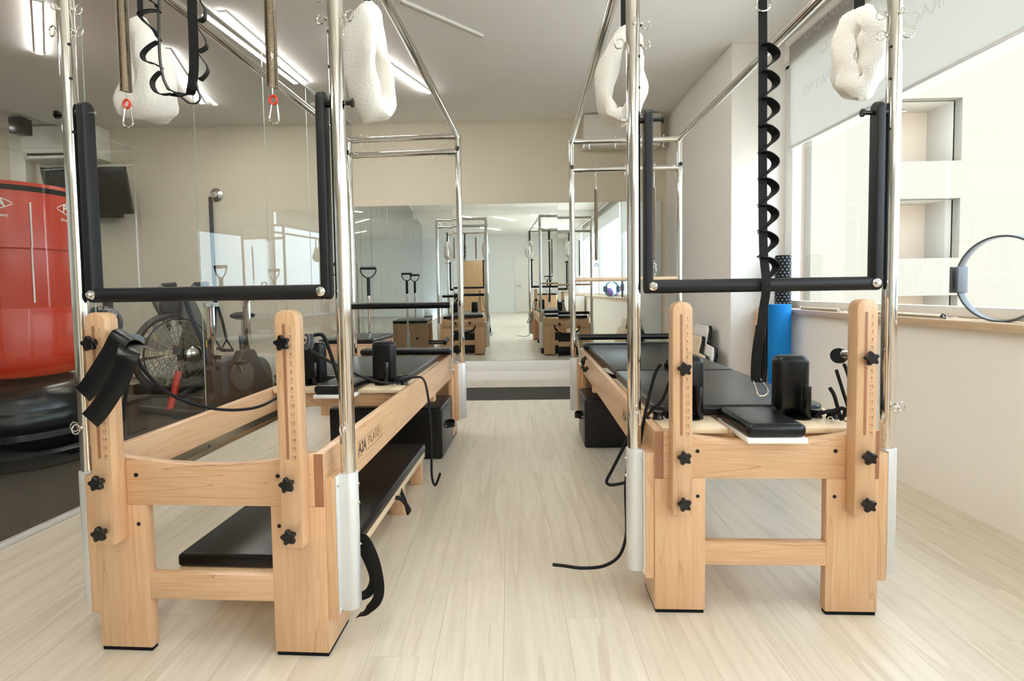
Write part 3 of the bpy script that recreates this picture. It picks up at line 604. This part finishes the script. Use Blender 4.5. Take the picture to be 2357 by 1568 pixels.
# webbing straps with sewn hand loops
def daisy(F, path, wd, width, bulge, step, label, tailend):
    t = hold('loop_strap', F, label, 'strap', 'black webbing loop straps')
    P = bez(path, 12); obj('webbing', MB().ribbon(P, wd, width, .0025), 'webbing', t)
    # loops: a second strip leaving the first and coming back every step
    d = [0]
    for i in range(1, len(P)): d.append(d[-1]+(P[i]-P[i-1]).length)
    def at(s):
        for i in range(1, len(P)):
            if d[i] >= s: return P[i-1].lerp(P[i], (s-d[i-1])/max(1e-6, d[i]-d[i-1]))
        return P[-1]
    Q = []; s = .02; b = V(bulge)
    while s+step < d[-1]-tailend:
        for k in range(12):
            f = k/12; a_ = math.sin(math.pi*f)**1.15; Q.append(at(s+step*(f+.16*math.sin(2*math.pi*f))) + b*(a_+.06))
        s += step
    obj('hand_loops', MB().ribbon(Q, wd, width, .0025), 'webbing', t); return t
t = hold('loop_strap', FR, 'long black loop strap hanging past the padded bar to a carabiner', 'strap', 'black webbing loop straps')
obj('webbing', MB().ribbon(bez([(-.002, .045, HT-.2), (0, .045, 1.75), (.002, .045, 1.4), (.002, .035, 1.15), (.002, .012, 1.033), (.0, .03, .95), (-.004, .045, .86)], 8), (1, -.15, 0), .025, .0028), 'webbing', t)
zz = 1.765
for i in range(9):
    h = .081; off = -.018*max(0, 1-abs(zz-h/2-1.033)/.12)
    obj('hand_loop', MB().ribbon(bez([(-.008, .04+off, zz), (.016, .042+off, zz-.004), (.042, .052+off, zz-.02), (.041, .054+off, zz-.04), (.014, .046+off, zz-.062), (-.006, .04+off, zz-.078)], 6), (.4, -.9, .1), .03, .0026), 'webbing', t); zz -= h
A = FR.at
obj('end_loop', MB().ribbon(bez([(.0, .045, .905), (-.014, .04, .82), (-.018, .038, .745), (-.008, .045, .728), (.004, .052, .75), (.004, .052, .83), (.0, .048, .905)], 6), (.8, -.6, 0), .028, .0025), 'webbing', t)
obj('carabiner', carabiner((.0, .045, .712), (-.45, 0, .9), (.9, 0, .45), .062, .032, .0025), 'chrome', t)
obj('top_ring', carabiner((-.002, .04, HT-.21), (0, 0, 1), (1, 0, 0), .08, .04, .003), 'chrome', t)
obj('top_strap', MB().ribbon([(-.002, .028, HT-.18), (-.002, .026, HT+.023), (-.002, .075, HT+.023), (-.002, .06, HT-.18)], (1, 0, 0), .035, .003), 'webbing', t)
A = FL.at
def px(F, pts, yl): return [F.at(q[0], q[1], yl if len(q) == 2 else q[2]) for q in pts]
t = hold('loop_strap', FL, 'black loop strap hung in a U between the two springs', 'strap', 'black webbing loop straps')
obj('webbing', MB().ribbon(bez(px(FL, [(368, -230), (367, 0), (365, 25), (366, 63), (367, 115), (370, 149), (377, 182), (389, 205), (402, 212), (418, 224), (437, 237), (452, 237), (460, 228), (456, 207), (449, 184)], .05), 7), (-.4, .85, .3), .03, .0028), 'webbing', t)
obj('flat_strand', MB().ribbon(bez(px(FL, [(442, -230), (442, 0), (444, 60), (446, 115), (446, 160), (442, 196), (441, 207), (435, 216), (421, 219), (398, 216)], .052), 7), [V((1, .1, 0))]*43 + [V((.6, .6, .4))]*21, .026, .0028), 'webbing', t)
for Q in ([(350, -70), (334, -50), (330, -30), (345, 0), (360, 11), (363, 21)], [(364, 25), (345, 25), (326, 29), (322, 36), (333, 50), (354, 69), (366, 90)], [(364, 96), (345, 107), (331, 121), (329, 132), (337, 142), (356, 147), (370, 155)], [(371, 165), (360, 174), (352, 186), (352, 199), (360, 212), (375, 218), (398, 216)]):
    obj('hand_loop', MB().ribbon(bez(px(FL, Q, .05), 7), (-.2, .95, .2), .028, .0028), 'webbing', t)
for Q in ([(452, -60), (460, 0), (472, 21), (471, 42), (458, 50)], [(454, 63), (473, 92), (475, 109), (456, 120)], [(458, 126), (477, 153), (477, 168), (463, 182), (450, 176)]):
    obj('hand_loop', MB().ribbon(bez(px(FL, Q, .068), 7), (-.35, .93, .1), .03, .0028), 'webbing', t)
# leather strap folded over the pulley post by the glass
lt = hold('leather_strap', FL, 'wide black leather strap folded over the pulley nearest the gym bag', 'strap')
wdir = (.8, .1, -.6)
obj('upper_fold', MB().ribbon(bez([A(318, 785, .085), A(300, 772, .0), A(278, 775, -.065), A(255, 815, -.075), A(228, 858, -.08), A(205, 893, -.083), A(190, 908, -.084)], 7), V(wdir), .052, .004), 'vinyl', lt, .001)
obj('lower_fold', MB().ribbon(bez([A(322, 790, .08), A(306, 790, .0), A(297, 812, -.075), A(280, 862, -.085), A(255, 905, -.09), A(228, 945, -.092), A(207, 968, -.094)], 7), V(wdir), .054, .004), 'vinyl', lt, .001)
obj('strap_cord', MB().tube(bez([A(308, 800, .06), A(300, 850, .05), A(288, 920, .05), A(283, 970, .05)], 6), .005, 8), 'rope', lt)
# black webbing loop at the foot of the pole beside the aisle
fp = hold('foot_strap', FL, 'black webbing loop dangling at the bottom of the aluminium sleeve by the aisle', 'strap')
obj('webbing', MB().ribbon(bez([A(826, 1235, .07), A(842, 1245, .07), A(862, 1290, .07), A(873, 1345, .07), A(868, 1380, .07), A(845, 1405, .07), A(825, 1417, .07)], 7), (.8, -.3, .5), .034, .003), 'webbing', fp)
obj('inner_loop', MB().ribbon(bez([A(828, 1255, .09), A(850, 1300, .09), A(860, 1335, .09), A(850, 1362, .09), A(826, 1375, .09)], 7), (.9, -.4, .2), .03, .003), 'webbing', fp)
# padded board on blocks under the reformer by the glass
bd = hold('padded_board', FL, 'long black padded board on wooden blocks under the reformer by the glass', 'mat board')
obj('pad', MB().box(-.215, .325, .16, 1.42, .165, .208), 'vinyl', bd, .014, 4); obj('base', MB().box(-.21, .32, .165, 1.415, .135, .165), 'ply', bd, .003)
for yy in (.30, .97, 1.36):
    for xx in (-.17, .25): obj('block', MB().box(xx, xx+.06, yy, yy+.045, 0, .135), 'maple_x', bd, .003)
obj('carry_strap', MB().ribbon(bez([(.315, .80, .15), (.345, .815, .135), (.37, .84, .08), (.36, .865, .055), (.34, .885, .1), (.315, .90, .15)], 6), (.3, .9, .3), .02, .003), 'webbing', bd)
# sitting boxes
def sit_box(F, x0, x1, y0, y1, hx, label):
    t = hold('sitting_box', F, label, 'sitting box', 'black sitting boxes'); obj('body', MB().box(x0, x1, y0, y1, 0, .318), 'vinyl', t, .014, 4)
    sx = 1 if hx > 0 else -1; ym = (y0+y1)/2
    obj('handle', MB().ribbon(bez([(hx, ym-.06, .17), (hx+sx*.03, ym-.045, .172), (hx+sx*.045, ym, .165), (hx+sx*.03, ym+.045, .172), (hx, ym+.06, .17)], 5), (0, .1, 1), .03, .004), 'webbing', t)
    obj('rivets', MB().ball((hx, ym-.062, .17), .005, 8, 5).ball((hx, ym+.062, .17), .005, 8, 5), 'chrome', t)
sit_box(FL, -.36, .345, 1.80, 2.22, .345, 'black upholstered sitting box under the rear of the reformer by the glass')
sit_box(FR, -.372, .31, 1.80, 2.22, -.372, 'black upholstered sitting box under the rear of the reformer by the window')

# ------------------------------------------------------------------ window sill and window-side things
t = thing('foam_roller', 'black knobbly foam roller standing on the sill at the column end', 'foam roller', (2.115, 4.24, .862))
obj('core', MB().lathe([(.05, 0), (.054, .004), (.054, .40), (.05, .404), (.03, .404), (.03, .3)], (0, 0, 0), 24), 'rubber', t)
kb = MB()
for i in range(17):
    for j in range(12):
        a = 2*math.pi*(j+.5*(i % 2))/12; c = V((math.cos(a), math.sin(a), 0)); kb.lathe([(.0095, 0), (.008, .005), (.004, .007)], c*.053+V((0, 0, .015+.0232*i)), 6, c)
o = obj('knobs', kb, 'grey_plastic', t); o['kind'] = 'stuff'
t = thing('foam_roller', 'tall bright blue foam roller standing in the corner below the sill', 'foam roller', (1.925, 3.90, 0))
obj('body', MB().lathe([(.072, 0), (.075, .004), (.075, .896), (.072, .90)], (0, 0, 0), 36), 'blue_foam', t)
# pilates rings
def pil_ring(c, nrm, r, label, m='grey_plastic'):
    t = thing('pilates_ring', label, 'pilates ring', (c[0], c[1], c[2]-r)); z = r; n = V(nrm).normalized(); u = n.cross(V((0, 0, 1))).normalized(); K = 48
    obj('hoop', MB().ribbon([V((0, 0, z)) + u*math.cos(2*math.pi*i/K)*r + V((0, 0, 1))*math.sin(2*math.pi*i/K)*r for i in range(K)], n, .034, .009, closed=True), m, t, .002)
    for s in (-1, 1):
        for q in (-1, 1):
            p = V((0, 0, z)) + u*s*(r+.010*q*1.4); w2 = .012
            vs = [p + u*a*.006 + n*b*.03 + V((0, 0, 1))*c_*.06 for c_ in (-1, 1) for b in (-1, 1) for a in (-1, 1)]
            obj('grip', MB().add(vs, [(0, 2, 3, 1), (4, 5, 7, 6), (0, 1, 5, 4), (2, 6, 7, 3), (0, 4, 6, 2), (1, 3, 7, 5)]), m, t, .005, 3)
    return t
pil_ring((2.085, 2.335, .862+.183), (1, .22, 0), .18, 'large grey pilates ring standing on the window sill')
pil_ring((2.10, 1.30, .862+.153), (.35, 1, 0), .15, 'grey pilates ring leaning on the sill before the purple ball, seen in the mirror')
pil_ring((2.10, 1.16, .862+.153), (.35, 1, 0), .15, 'blue pilates ring beside the purple ball on the sill, seen in the mirror', 'blue_plastic')
tag(obj('exercise_ball', MB().ball((2.10, .96, .862+.092), .092, 24, 14), 'purple'), 'small purple exercise ball on the sill, seen in the mirror', 'ball')
# springs lying on the sill
def lying_spring(x, y0, y1, z, label, ringm):
    t = thing('lying_spring', label, 'spring', (x, (y0+y1)/2, z), 0, 'springs lying on the sill'); h = (y1-y0)/2
    obj('coil', coil((0, -h, .010), (0, h, .010), .0078, .0019, int(2*h/.0042), 9), 'spring_steel', t)
    for s in (-1, 1):
        obj('ring', MB().torus((0, s*(h+.012), .012), (1, 0, .4), .011, .003, 16, 6), ringm, t); obj('carabiner', carabiner((.004, s*(h+.05), .008), (0, 1, 0), (1, 0, 0), .055, .024, .0022), 'chrome', t)
lying_spring(2.06, 3.45, 3.86, .862, 'coil spring lying on the sill beside the blue roller', 'white_gloss')
lying_spring(2.06, 2.62, 3.18, .862, 'coil spring with blue rings lying on the sill behind the numbered post', 'bike_blue')
# boards leaning on the column wall
def paddle(label, x, y, z, rz, tilt, sc, facemat, bk):
    t = thing('leaning_board', label, 'board', (x, y, z), rz); 
    t.rotation_euler = (0, tilt, rz); t.scale = (1, sc*1.4, sc)
    def outl(k): return [(-.27*k, 0), (.27*k, 0), (.27*k, .50), (.25*k, .56), (.12*k, .575), (.12*k, .70), (.1*k, .735), (-.1*k, .735), (-.12*k, .70), (-.12*k, .575), (-.25*k, .56), (-.27*k, .50)]
    obj('panel', MB().prism(outl(1), 0, -.009, .009), facemat, t, .004); obj('padding', MB().prism([(a, b+.002) for a, b in outl(.985)], 0, .009, .042), bk, t, .008)
    return t
paddle('pale plywood jump board leaning on the column wall, in front', 1.48, 4.75, .0, R(0), R(13), .86, 'ply', 'vinyl')
paddle('pale jump board with a frosted top leaning on the column wall, behind', 1.575, 4.80, .0, R(0), R(9.5), .97, 'white_matte', 'vinyl')
def slab(label, x0, x1, y, z1, tilt, m, th):
    t = tag(obj('leaning_panel', MB().box(0, x1-x0, -th/2, th/2, 0, z1), m, None, .004), label, 'board'); t.location = (x0, y, 0.005); t.rotation_euler = (0, tilt, 0); return t
t = thing('narrow_board', 'narrow dark padded board with wooden edge leaning beside the blue roller', 'board', (1.915, 4.20, .004)); t.rotation_euler = (0, R(4), 0)
obj('padding', MB().box(-.012, .018, -.05, .05, .01, .86), 'vinyl', t, .006); obj('wood_edge', MB().box(.019, .037, -.055, .055, 0, .80), 'maple_z', t, .003)
t = thing('narrow_board', 'narrow wooden board leaning in the corner behind the dark padded one', 'board', (1.93, 4.335, .004)); t.rotation_euler = (0, R(3), 0)
obj('panel', MB().box(-.012, .012, -.04, .04, 0, .84), 'maple_z', t, .003); obj('padding', MB().box(.0125, .03, -.038, .038, .02, .82), 'vinyl', t, .006)

# ------------------------------------------------------------------ exercise chair before the mirror
def wunda(label, loc, rz, tall=0):
    t = thing('exercise_chair', label, 'exercise chair', loc, rz)   # faces +x
    H_ = .585+tall
    for s in (-1, 1):
        side = [(-.26, 0), (.36, 0), (.36, .09), (.30, .11), (.235, .18), (.205, .30), (.20, H_-.06), (.20, H_), (-.26, H_)]
        obj('side_panel', MB().prism(side, 1, *sorted((s*.30, s*.325))), 'maple_z', t, .004)
        ps = MB().cyl((-.05, s*.40, .22), (-.05, s*.40, 1.02), .0135, 14)
        po = obj('handle_post', ps, 'chrome', t); obj('post_sleeve', MB().cyl((-.05, s*.40, .18), (-.05, s*.40, .50), .024, 16), 'white_gloss', po)
        obj('post_grip', MB().cyl((-.05, s*.40, 1.0), (-.05, s*.40, 1.17), .017, 14), 'foam', po)
        D = [(-.05, s*.4-.072, 1.265), (-.05, s*.4-.07, 1.23), (-.05, s*.4-.04, 1.187), (-.05, s*.4, 1.172), (-.05, s*.4+.04, 1.187), (-.05, s*.4+.07, 1.23), (-.05, s*.4+.072, 1.265)]
        obj('handle', MB().tube(bez([(-.05+(p[1]-s*.4)*.95, s*.4+(p[1]-s*.4)*.35, p[2]) for p in D], 5), .006, 8).cyl((-.05-.072*.95, s*.4-.072*.35, 1.265), (-.05+.072*.95, s*.4+.072*.35, 1.265), .0145, 14), 'foam', po)
        obj('knob', star_knob((.06, s*.326, .40), (0, s, 0), .015, .02), 'plastic', t)
    obj('back_panel', MB().box(-.26, -.238, -.30, .30, .06, H_), 'maple_z', t, .003); obj('seat_board', MB().box(-.26, .20, -.325, .325, H_, H_+.018), 'maple_x', t, .003)
    obj('seat', MB().box(-.265, .205, -.325, .325, H_+.018, H_+.058), 'vinyl', t, .014, 4)
    obj('base_board', MB().box(-.26, .36, -.30, .30, .02, .05), 'maple_x', t, .003)
    for s in (-1, 1):
        pe = obj('pedal_arm', MB().box(-.2, .40, s*.15-.02, s*.15+.02, .3, .325), 'pedal_grey', t, .003); obj('pedal', MB().cyl((.42, s*.15-.13, .33), (.42, s*.15+.13, .33), .03, 16), 'foam', pe)
    return t
wunda('maple exercise chair with tall D-shaped handles standing before the mirror', (-1.33, 4.82, 0), R(-3))
wunda('maple exercise chair with black seat behind the camera, seen in the mirror', (.95, -1.4, 0), R(190), .2)
t = thing('standing_board', 'tall wooden board standing upright behind the camera, seen in the mirror', 'board', (-.84, -.55, 0))
obj('panel', MB().box(-.26, .26, -.012, .012, 0, 1.66), 'board_wood', t, .004); obj('foot', MB().box(-.2, .2, -.14, .14, 0, .03), 'maple_x', t, .004)
t = thing('storage_cabinet', 'low white cabinet behind the camera, seen in the mirror', 'cabinet', (1.72, -2.4, 0))
obj('body', MB().box(-.25, .25, -.55, .55, .05, .86), 'white_matte', t, .004); obj('top', MB().box(-.26, .26, -.56, .56, .86, .885), 'sill_wood', t)
for s in (-1, 1): d_ = obj('door', MB().box(-.262, -.25, s*.275-.27, s*.275+.27, .07, .85), 'white_matte', t, .002); obj('handle', MB().box(-.272, -.262, s*.04-.006, s*.04+.006, .6, .72), 'steel', d_)
# far door in the wall behind
dd = struct('door_1', MB().box(.2, 1.15, YB, YB+.04, 0, 2.1), 'white_gloss', None, .004); obj('door_handle', MB().box(.3, .44, YB+.04, YB+.09, 1.0, 1.03), 'steel', dd, .004)

# ------------------------------------------------------------------ the gym behind the glass
BX, BY = -3.16, 3.42
t = thing('punching_bag', 'big red punching bag with white logos on a ribbed black base', 'punching bag', (BX, BY, 0))
base = [(.40, 0), (.45, .02), (.455, .09), (.43, .115), (.44, .13), (.46, .19), (.44, .225), (.445, .24), (.452, .31), (.43, .345), (.425, .36), (.42, .42), (.36, .49), (.24, .53), (.2, .56)]
obj('base', MB().lathe(base, (0, 0, 0), 48), 'dark_vinyl', t)
rb_ = .345
obj('bag', MB().lathe([(.22, .53), (.30, .55), (.335, .60), (rb_-.006, .68), (rb_-.002, .95), (rb_-.006, .962), (rb_-.006, .972), (rb_-.002, .985), (rb_, 1.32), (rb_+.012, 1.33), (rb_+.014, 1.69), (rb_+.006, 1.72), (.25, 1.725)], (0, 0, 0), 56), 'red_vinyl', t)
obj('rim_band', MB().lathe([(rb_+.0155, 1.665), (rb_+.017, 1.67), (rb_+.016, 1.695), (rb_+.008, 1.70)], (0, 0, 0), 56), 'rubber', t)
obj('seam', MB().ribbon([((rb_+.004+.014*(z > 1.325))*math.cos(R(-33)), (rb_+.004+.014*(z > 1.325))*math.sin(R(-33)), z) for z in (1.0, 1.2, 1.32, 1.34, 1.5, 1.6)], (.54, .84, 0), .008, .003), 'print_white', t)
lo = MB(); rr = rb_+.0165
def cylp(a0, zc): return lambda u, v: (rr*math.cos(a0+u/rr), rr*math.sin(a0+u/rr), zc+v)
for a0 in (R(-67), R(11), R(150)):
    f = cylp(a0, 1.585); text_mb(lo, 'PANTA', .062, f, .0018, shear=.1); text_mb(lo, 'Worldwide Company', .026, cylp(a0, 1.515), .0006)
    N = 24
    for sgn in (1, -1):
        for i in range(N):
            u0, u1 = -.135+.27*i/N, -.135+.27*(i+1)/N; h0, h1 = (sgn*.042*(1-(u/.135)**2) for u in (u0, u1))
            lo.add([f(u0, h0), f(u1, h1), f(u1, h1+sgn*.006), f(u0, h0+sgn*.006)], [(0, 1, 2, 3)])
obj('logo', lo, 'print_white', t)
t = thing('wall_bracket', 'black bracket on the gym wall above the punching bag', 'bracket', (-4.65, YW, 1.95)); obj('plate', MB().box(-.25, .25, -.08, 0, -.02, .2), 'plastic', t, .01); obj('bolt', MB().ball((.12, -.085, .1), .02, 8, 5), 'chrome', t)
# monitor
t = thing('wall_monitor', 'black wall monitor tilted down on the gym wall', 'monitor', (-4.52, YW, 1.93)); t.rotation_euler = (0, 0, R(0))
mo = obj('screen', MB().box(-.43, .43, -.03, .02, 0, .50), 'screen', t, .006); mo.location = (0, -.32, 0); mo.rotation_euler = (R(13), 0, R(4)); obj('wall_arm', MB().box(-.03, .03, -.34, 0, .2, .26), 'plastic', t)
for q in (.16, .30): l_ = obj('seam_line', MB().box(-.42, .0, -.031, -.029, q, q+.012), 'rubber', mo)
t = tag(obj('pipe_cover', MB().box(-5.62, -5.44, YW-.09, YW, .34, ZC-.02), 'ac_white', None, .006), 'pale vertical pipe cover on the gym wall beside the air conditioner', 'pipe cover')
t = thing('wall_speaker', 'small black speaker under the gym ceiling', 'speaker', (-5.15, 5.75, 2.76)); obj('body', MB().box(-.07, .07, -.07, .07, 0, .17), 'plastic', t, .012); obj('bracket', MB().cyl((0, 0, .17), (0, 0, ZC-2.70), .012, 8), 'plastic', t)
t = thing('wall_socket', 'white power socket on the gym skirting', 'socket', (-2.98, YW-.05, .19)); obj('plate', MB().box(-.06, .06, -.008, 0, 0, .08), 'white_gloss', t, .003); obj('sockets', MB().cyl((-.025, -.009, .04), (-.025, -.006, .04), .02, 14).cyl((.025, -.009, .04), (.025, -.006, .04), .02, 14), 'ac_white', t)
# suspension trainer
t = thing('suspension_trainer', 'black suspension strap hanging from a round wall anchor', 'suspension strap', (-3.345, YW-.004, 0))
obj('wall_anchor', MB().lathe([(.075, 0), (.075, .01), (.06, .014), (.03, .02), (.03, .045)], (.02, 0, 2.17), 20, (0, -1, 0)), 'steel', t); obj('anchor_hook', MB().torus((.0, -.06, 2.15), (1, 0, 0), .025, .006), 'steel', t)
obj('main_strap', MB().ribbon([(-.02, -.06, 2.14), (-.015, -.07, 1.7), (-.01, -.07, 1.3), (0, -.08, .95)], (1, 0, 0), .045, .004), 'webbing', t)
for s, zz in ((-1, .42), (1, .40)):
    st = obj('strap_leg', MB().ribbon(bez([(0, -.08, .97), (s*.04+.03, -.09, .75), (s*.07+.05, -.1, zz+.12)], 6), (1, .2, 0), .03, .004), 'webbing', t)
    obj('handle_loop', MB().ribbon([(s*.07+.05, -.1, zz+.12), (s*.07-.02, -.1, zz), (s*.07+.12, -.1, zz), (s*.07+.05, -.1, zz+.12)], (0, 1, 0), .03, .004), 'webbing', st); obj('grip', MB().cyl((s*.07-.02, -.1, zz), (s*.07+.12, -.1, zz), .017, 12), 'foam', st)
obj('red_tab', MB().box(-.03, -.01, -.09, -.085, .86, .92), 'red_paint', t)
# air bike
AX, AY = -3.0, 4.75
t = thing('air_bike', 'air bike with a big caged fan and red legs behind the glass', 'exercise bike', (AX, AY, 0), R(66))   # fan faces -y
fan = obj('fan_cage', MB().torus((0, 0, .52), (0, 1, 0), .335, .03, 40, 8).torus((0, -.09, .52), (0, 1, 0), .31, .008, 40, 6).torus((0, .09, .52), (0, 1, 0), .31, .008, 40, 6), 'bike_dark', t)
wires = MB()
for rr_ in (.1, .15, .2, .25, .29):
    for yy in (-.10, .10): wires.torus((0, yy, .52), (0, 1, 0), rr_, .0035, 32, 4)
for i in range(28):
    a = 2*math.pi*i/28
    for yy in (-.1, .1): wires.cyl((math.cos(a)*.06, yy, .52+math.sin(a)*.06), (math.cos(a)*.325, yy*.75, .52+math.sin(a)*.325), .003, 4)
obj('fan_grille', wires, 'mesh_grille', fan)
bl = MB()
for i in range(10):
    a = 2*math.pi*i/10; c, s_ = math.cos(a), math.sin(a); bl.add([(c*.07, -.05, .52+s_*.07), (c*.29, -.05, .52+s_*.29), (c*.29-s_*.05, .05, .52+s_*.29+c*.05), (c*.07-s_*.03, .05, .52+s_*.07+c*.03)], [(0, 1, 2, 3)])
obj('fan_blades', bl, 'alu', fan); obj('hub', MB().lathe([(.085, 0), (.08, .03), (.05, .05), (.01, .058)], (.12, -.1, .50), 20, (0, -1, 0)), 'steel', fan)
obj('frame', MB().tube([(.05, 0, .12), (.35, 0, .35), (.75, 0, .42)], .035, 10).tube([(.75, 0, .12), (.72, 0, .62)], .03, 10).tube([(.05, 0, .5), (.15, 0, .95)], .05, 10), 'bike_grey', t)
for s in (-1, 1):
    obj('handle_arm', MB().tube(bez([(.22, s*.16, .38), (.16, s*.17, .62), (.05, s*.2, .85), (.0, s*.22, 1.0), (.08, s*.22, 1.12)], 6), .022, 10), 'bike_blue' if s < 0 else 'bike_grey', t)
    obj('grip', MB().cyl((.08, s*.22, 1.12), (.2, s*.22, 1.13), .026, 12), 'foam', t)
lg = obj('front_leg', MB().tube([(-.02, -.10, .36), (-.14, -.14, .05)], .028, 10), 'red_paint', t); lg2 = obj('rear_leg', MB().tube([(.30, -.1, .42), (.32, -.12, .2)], .022, 10), 'red_paint', t)
obj('leg_stem', MB().tube([(.32, -.12, .2), (.33, -.13, .04)], .022, 10), 'white_gloss', t)
tx = MB(); text_mb(tx, 'CROSS', .06, lambda u, v: (.325+v*.6, -.155, .12+u), .001); obj('leg_print', tx, 'red_paint', lg2)
obj('stabiliser', MB().box(-.17, -.11, -.25, .25, .005, .06).box(.30, .36, -.25, .25, .005, .05), 'bike_dark', t, .008)
obj('console', MB().box(-.09, .09, -.03, .03, .88, 1.02), 'bike_dark', t, .01); obj('shroud', MB().prism([(.1, .2), (.42, .25), (.36, .6), (.2, .98), (.08, .98), (.06, .6)], 1, -.07, .07), 'bike_grey', t, .02); obj('seat', MB().lathe([(.05, 0), (.11, .02), (.12, .05), (.06, .075)], (.74, 0, .78), 16), 'foam', t); obj('seat_post', MB().cyl((.74, 0, .5), (.74, 0, .8), .02, 10), 'chrome', t)
obj('bottle_tag', MB().box(.18, .22, -.2, -.195, .56, .62), 'yellow', t)
# spin bike
t = thing('spin_bike', 'grey spin bike with a chrome seat post behind the glass', 'exercise bike', (-2.47, 4.86, 0), R(75))
obj('body', MB().prism([(-.45, .06), (.45, .06), (.42, .16), (.30, .28), (.16, .52), (.02, .52), (-.06, .40), (-.28, .46), (-.36, .40), (-.34, .2)], 1, -.05, .05), 'bike_dark', t, .012)
obj('flywheel', MB().lathe([(.19, -.02), (.2, -.015), (.2, .015), (.19, .02)], (.22, -.0, .24), 32, (0, 1, 0)), 'bike_grey', t)
obj('side_cover', MB().lathe([(.14, 0), (.13, .02), (.05, .03)], (-.02, -.05, .3), 24, (0, -1, 0)), 'bike_grey', t)
obj('stabiliser', MB().box(-.5, -.43, -.25, .25, .005, .07).box(.43, .5, -.25, .25, .005, .07), 'bike_dark', t, .01)
obj('seat_post', MB().box(-.325, -.275, -.025, .025, .44, .95), 'chrome', t, .006); obj('seat_slider', MB().box(-.36, -.22, -.02, .02, .93, .965), 'white_gloss', t, .004)
sd_ = obj('saddle', MB().prism([(-.12, -.09), (-.13, 0), (-.12, .09), (0, .06), (.14, .022), (.16, 0), (.14, -.022), (0, -.06)], 2, 0, .055), 'foam', t, .018, 3); sd_.location = (-.29, 0, 1.0)
obj('handle_post', MB().box(.10, .15, -.025, .025, .5, .98), 'chrome', t, .006)
obj('handlebar', MB().tube(bez([(.30, -.2, 1.05), (.2, -.18, 1.0), (.13, 0, .99), (.2, .18, 1.0), (.30, .2, 1.05)], 6), .017, 10), 'foam', t); obj('console', MB().box(.15, .19, -.05, .05, 1.0, 1.08), 'plastic', t, .006)
obj('seat_knob', MB().cyl((-.3, -.03, .5), (-.3, -.08, .5), .02, 10), 'plastic', t)
for s in (-1, 1): cr = obj('crank', MB().cyl((-.02, s*.06, .3), (-.02+s*.1, s*.09, .3-s*.13), .014, 8), 'steel', t); obj('pedal', MB().box(-.02+s*.1-.04, -.02+s*.1+.04, s*.1, s*.1+s*.07, .3-s*.13-.012, .3-s*.13+.012), 'plastic', cr)
# weight plate on a storage peg
t = thing('weight_plate_stand', 'dark weight plate hung on a storage peg near the gym bag', 'weight plate', (-3.86, 5.15, 0))
obj('upright', MB().box(-.03, .03, -.03, .03, 0, 1.0), 'bike_dark', t, .003); obj('foot', MB().box(-.25, .25, -.2, .2, 0, .04), 'bike_dark', t, .004); obj('peg', MB().cyl((0, 0, .78), (.08, -.32, .78), .022, 12), 'bike_dark', t)
pl_ = obj('plate', MB().lathe([(.16, -.02), (.165, -.015), (.165, .015), (.16, .02), (.12, .012), (.12, .01), (.04, .01), (.04, .02), (.02, .02)], (.03, -.12, .78), 36, (.24, -.97, 0)), 'grey_plastic', t)
pt = MB(); _n = V((.24, -.97, 0)).normalized(); _u = V((.97, .24, 0)).normalized(); _c = V((.03, -.12, .78)) + _n*.0215
for txt, a_ in (('BUMPER', 1.1), ('20 KG', -1.6)):
    text_mb(pt, txt, .045, lambda u, v: _c + (_u*math.cos(a_-u/.13) + V((0, 0, 1))*math.sin(a_-u/.13))*(.14+v), .0006)
obj('print', pt, 'print_white', pl_)
# low black step platform
tag(obj('step_platform', MB().box(-3.95, -3.35, 5.55, 5.95, .002, .11), 'rubber', None, .02), 'low black step platform by the gym wall', 'step')
tag(obj('exercise_ball', MB().ball((-2.86, 2.33, .122), .12, 28, 16), 'blue_plastic'), 'small teal exercise ball on the gym floor at the frame edge', 'ball')
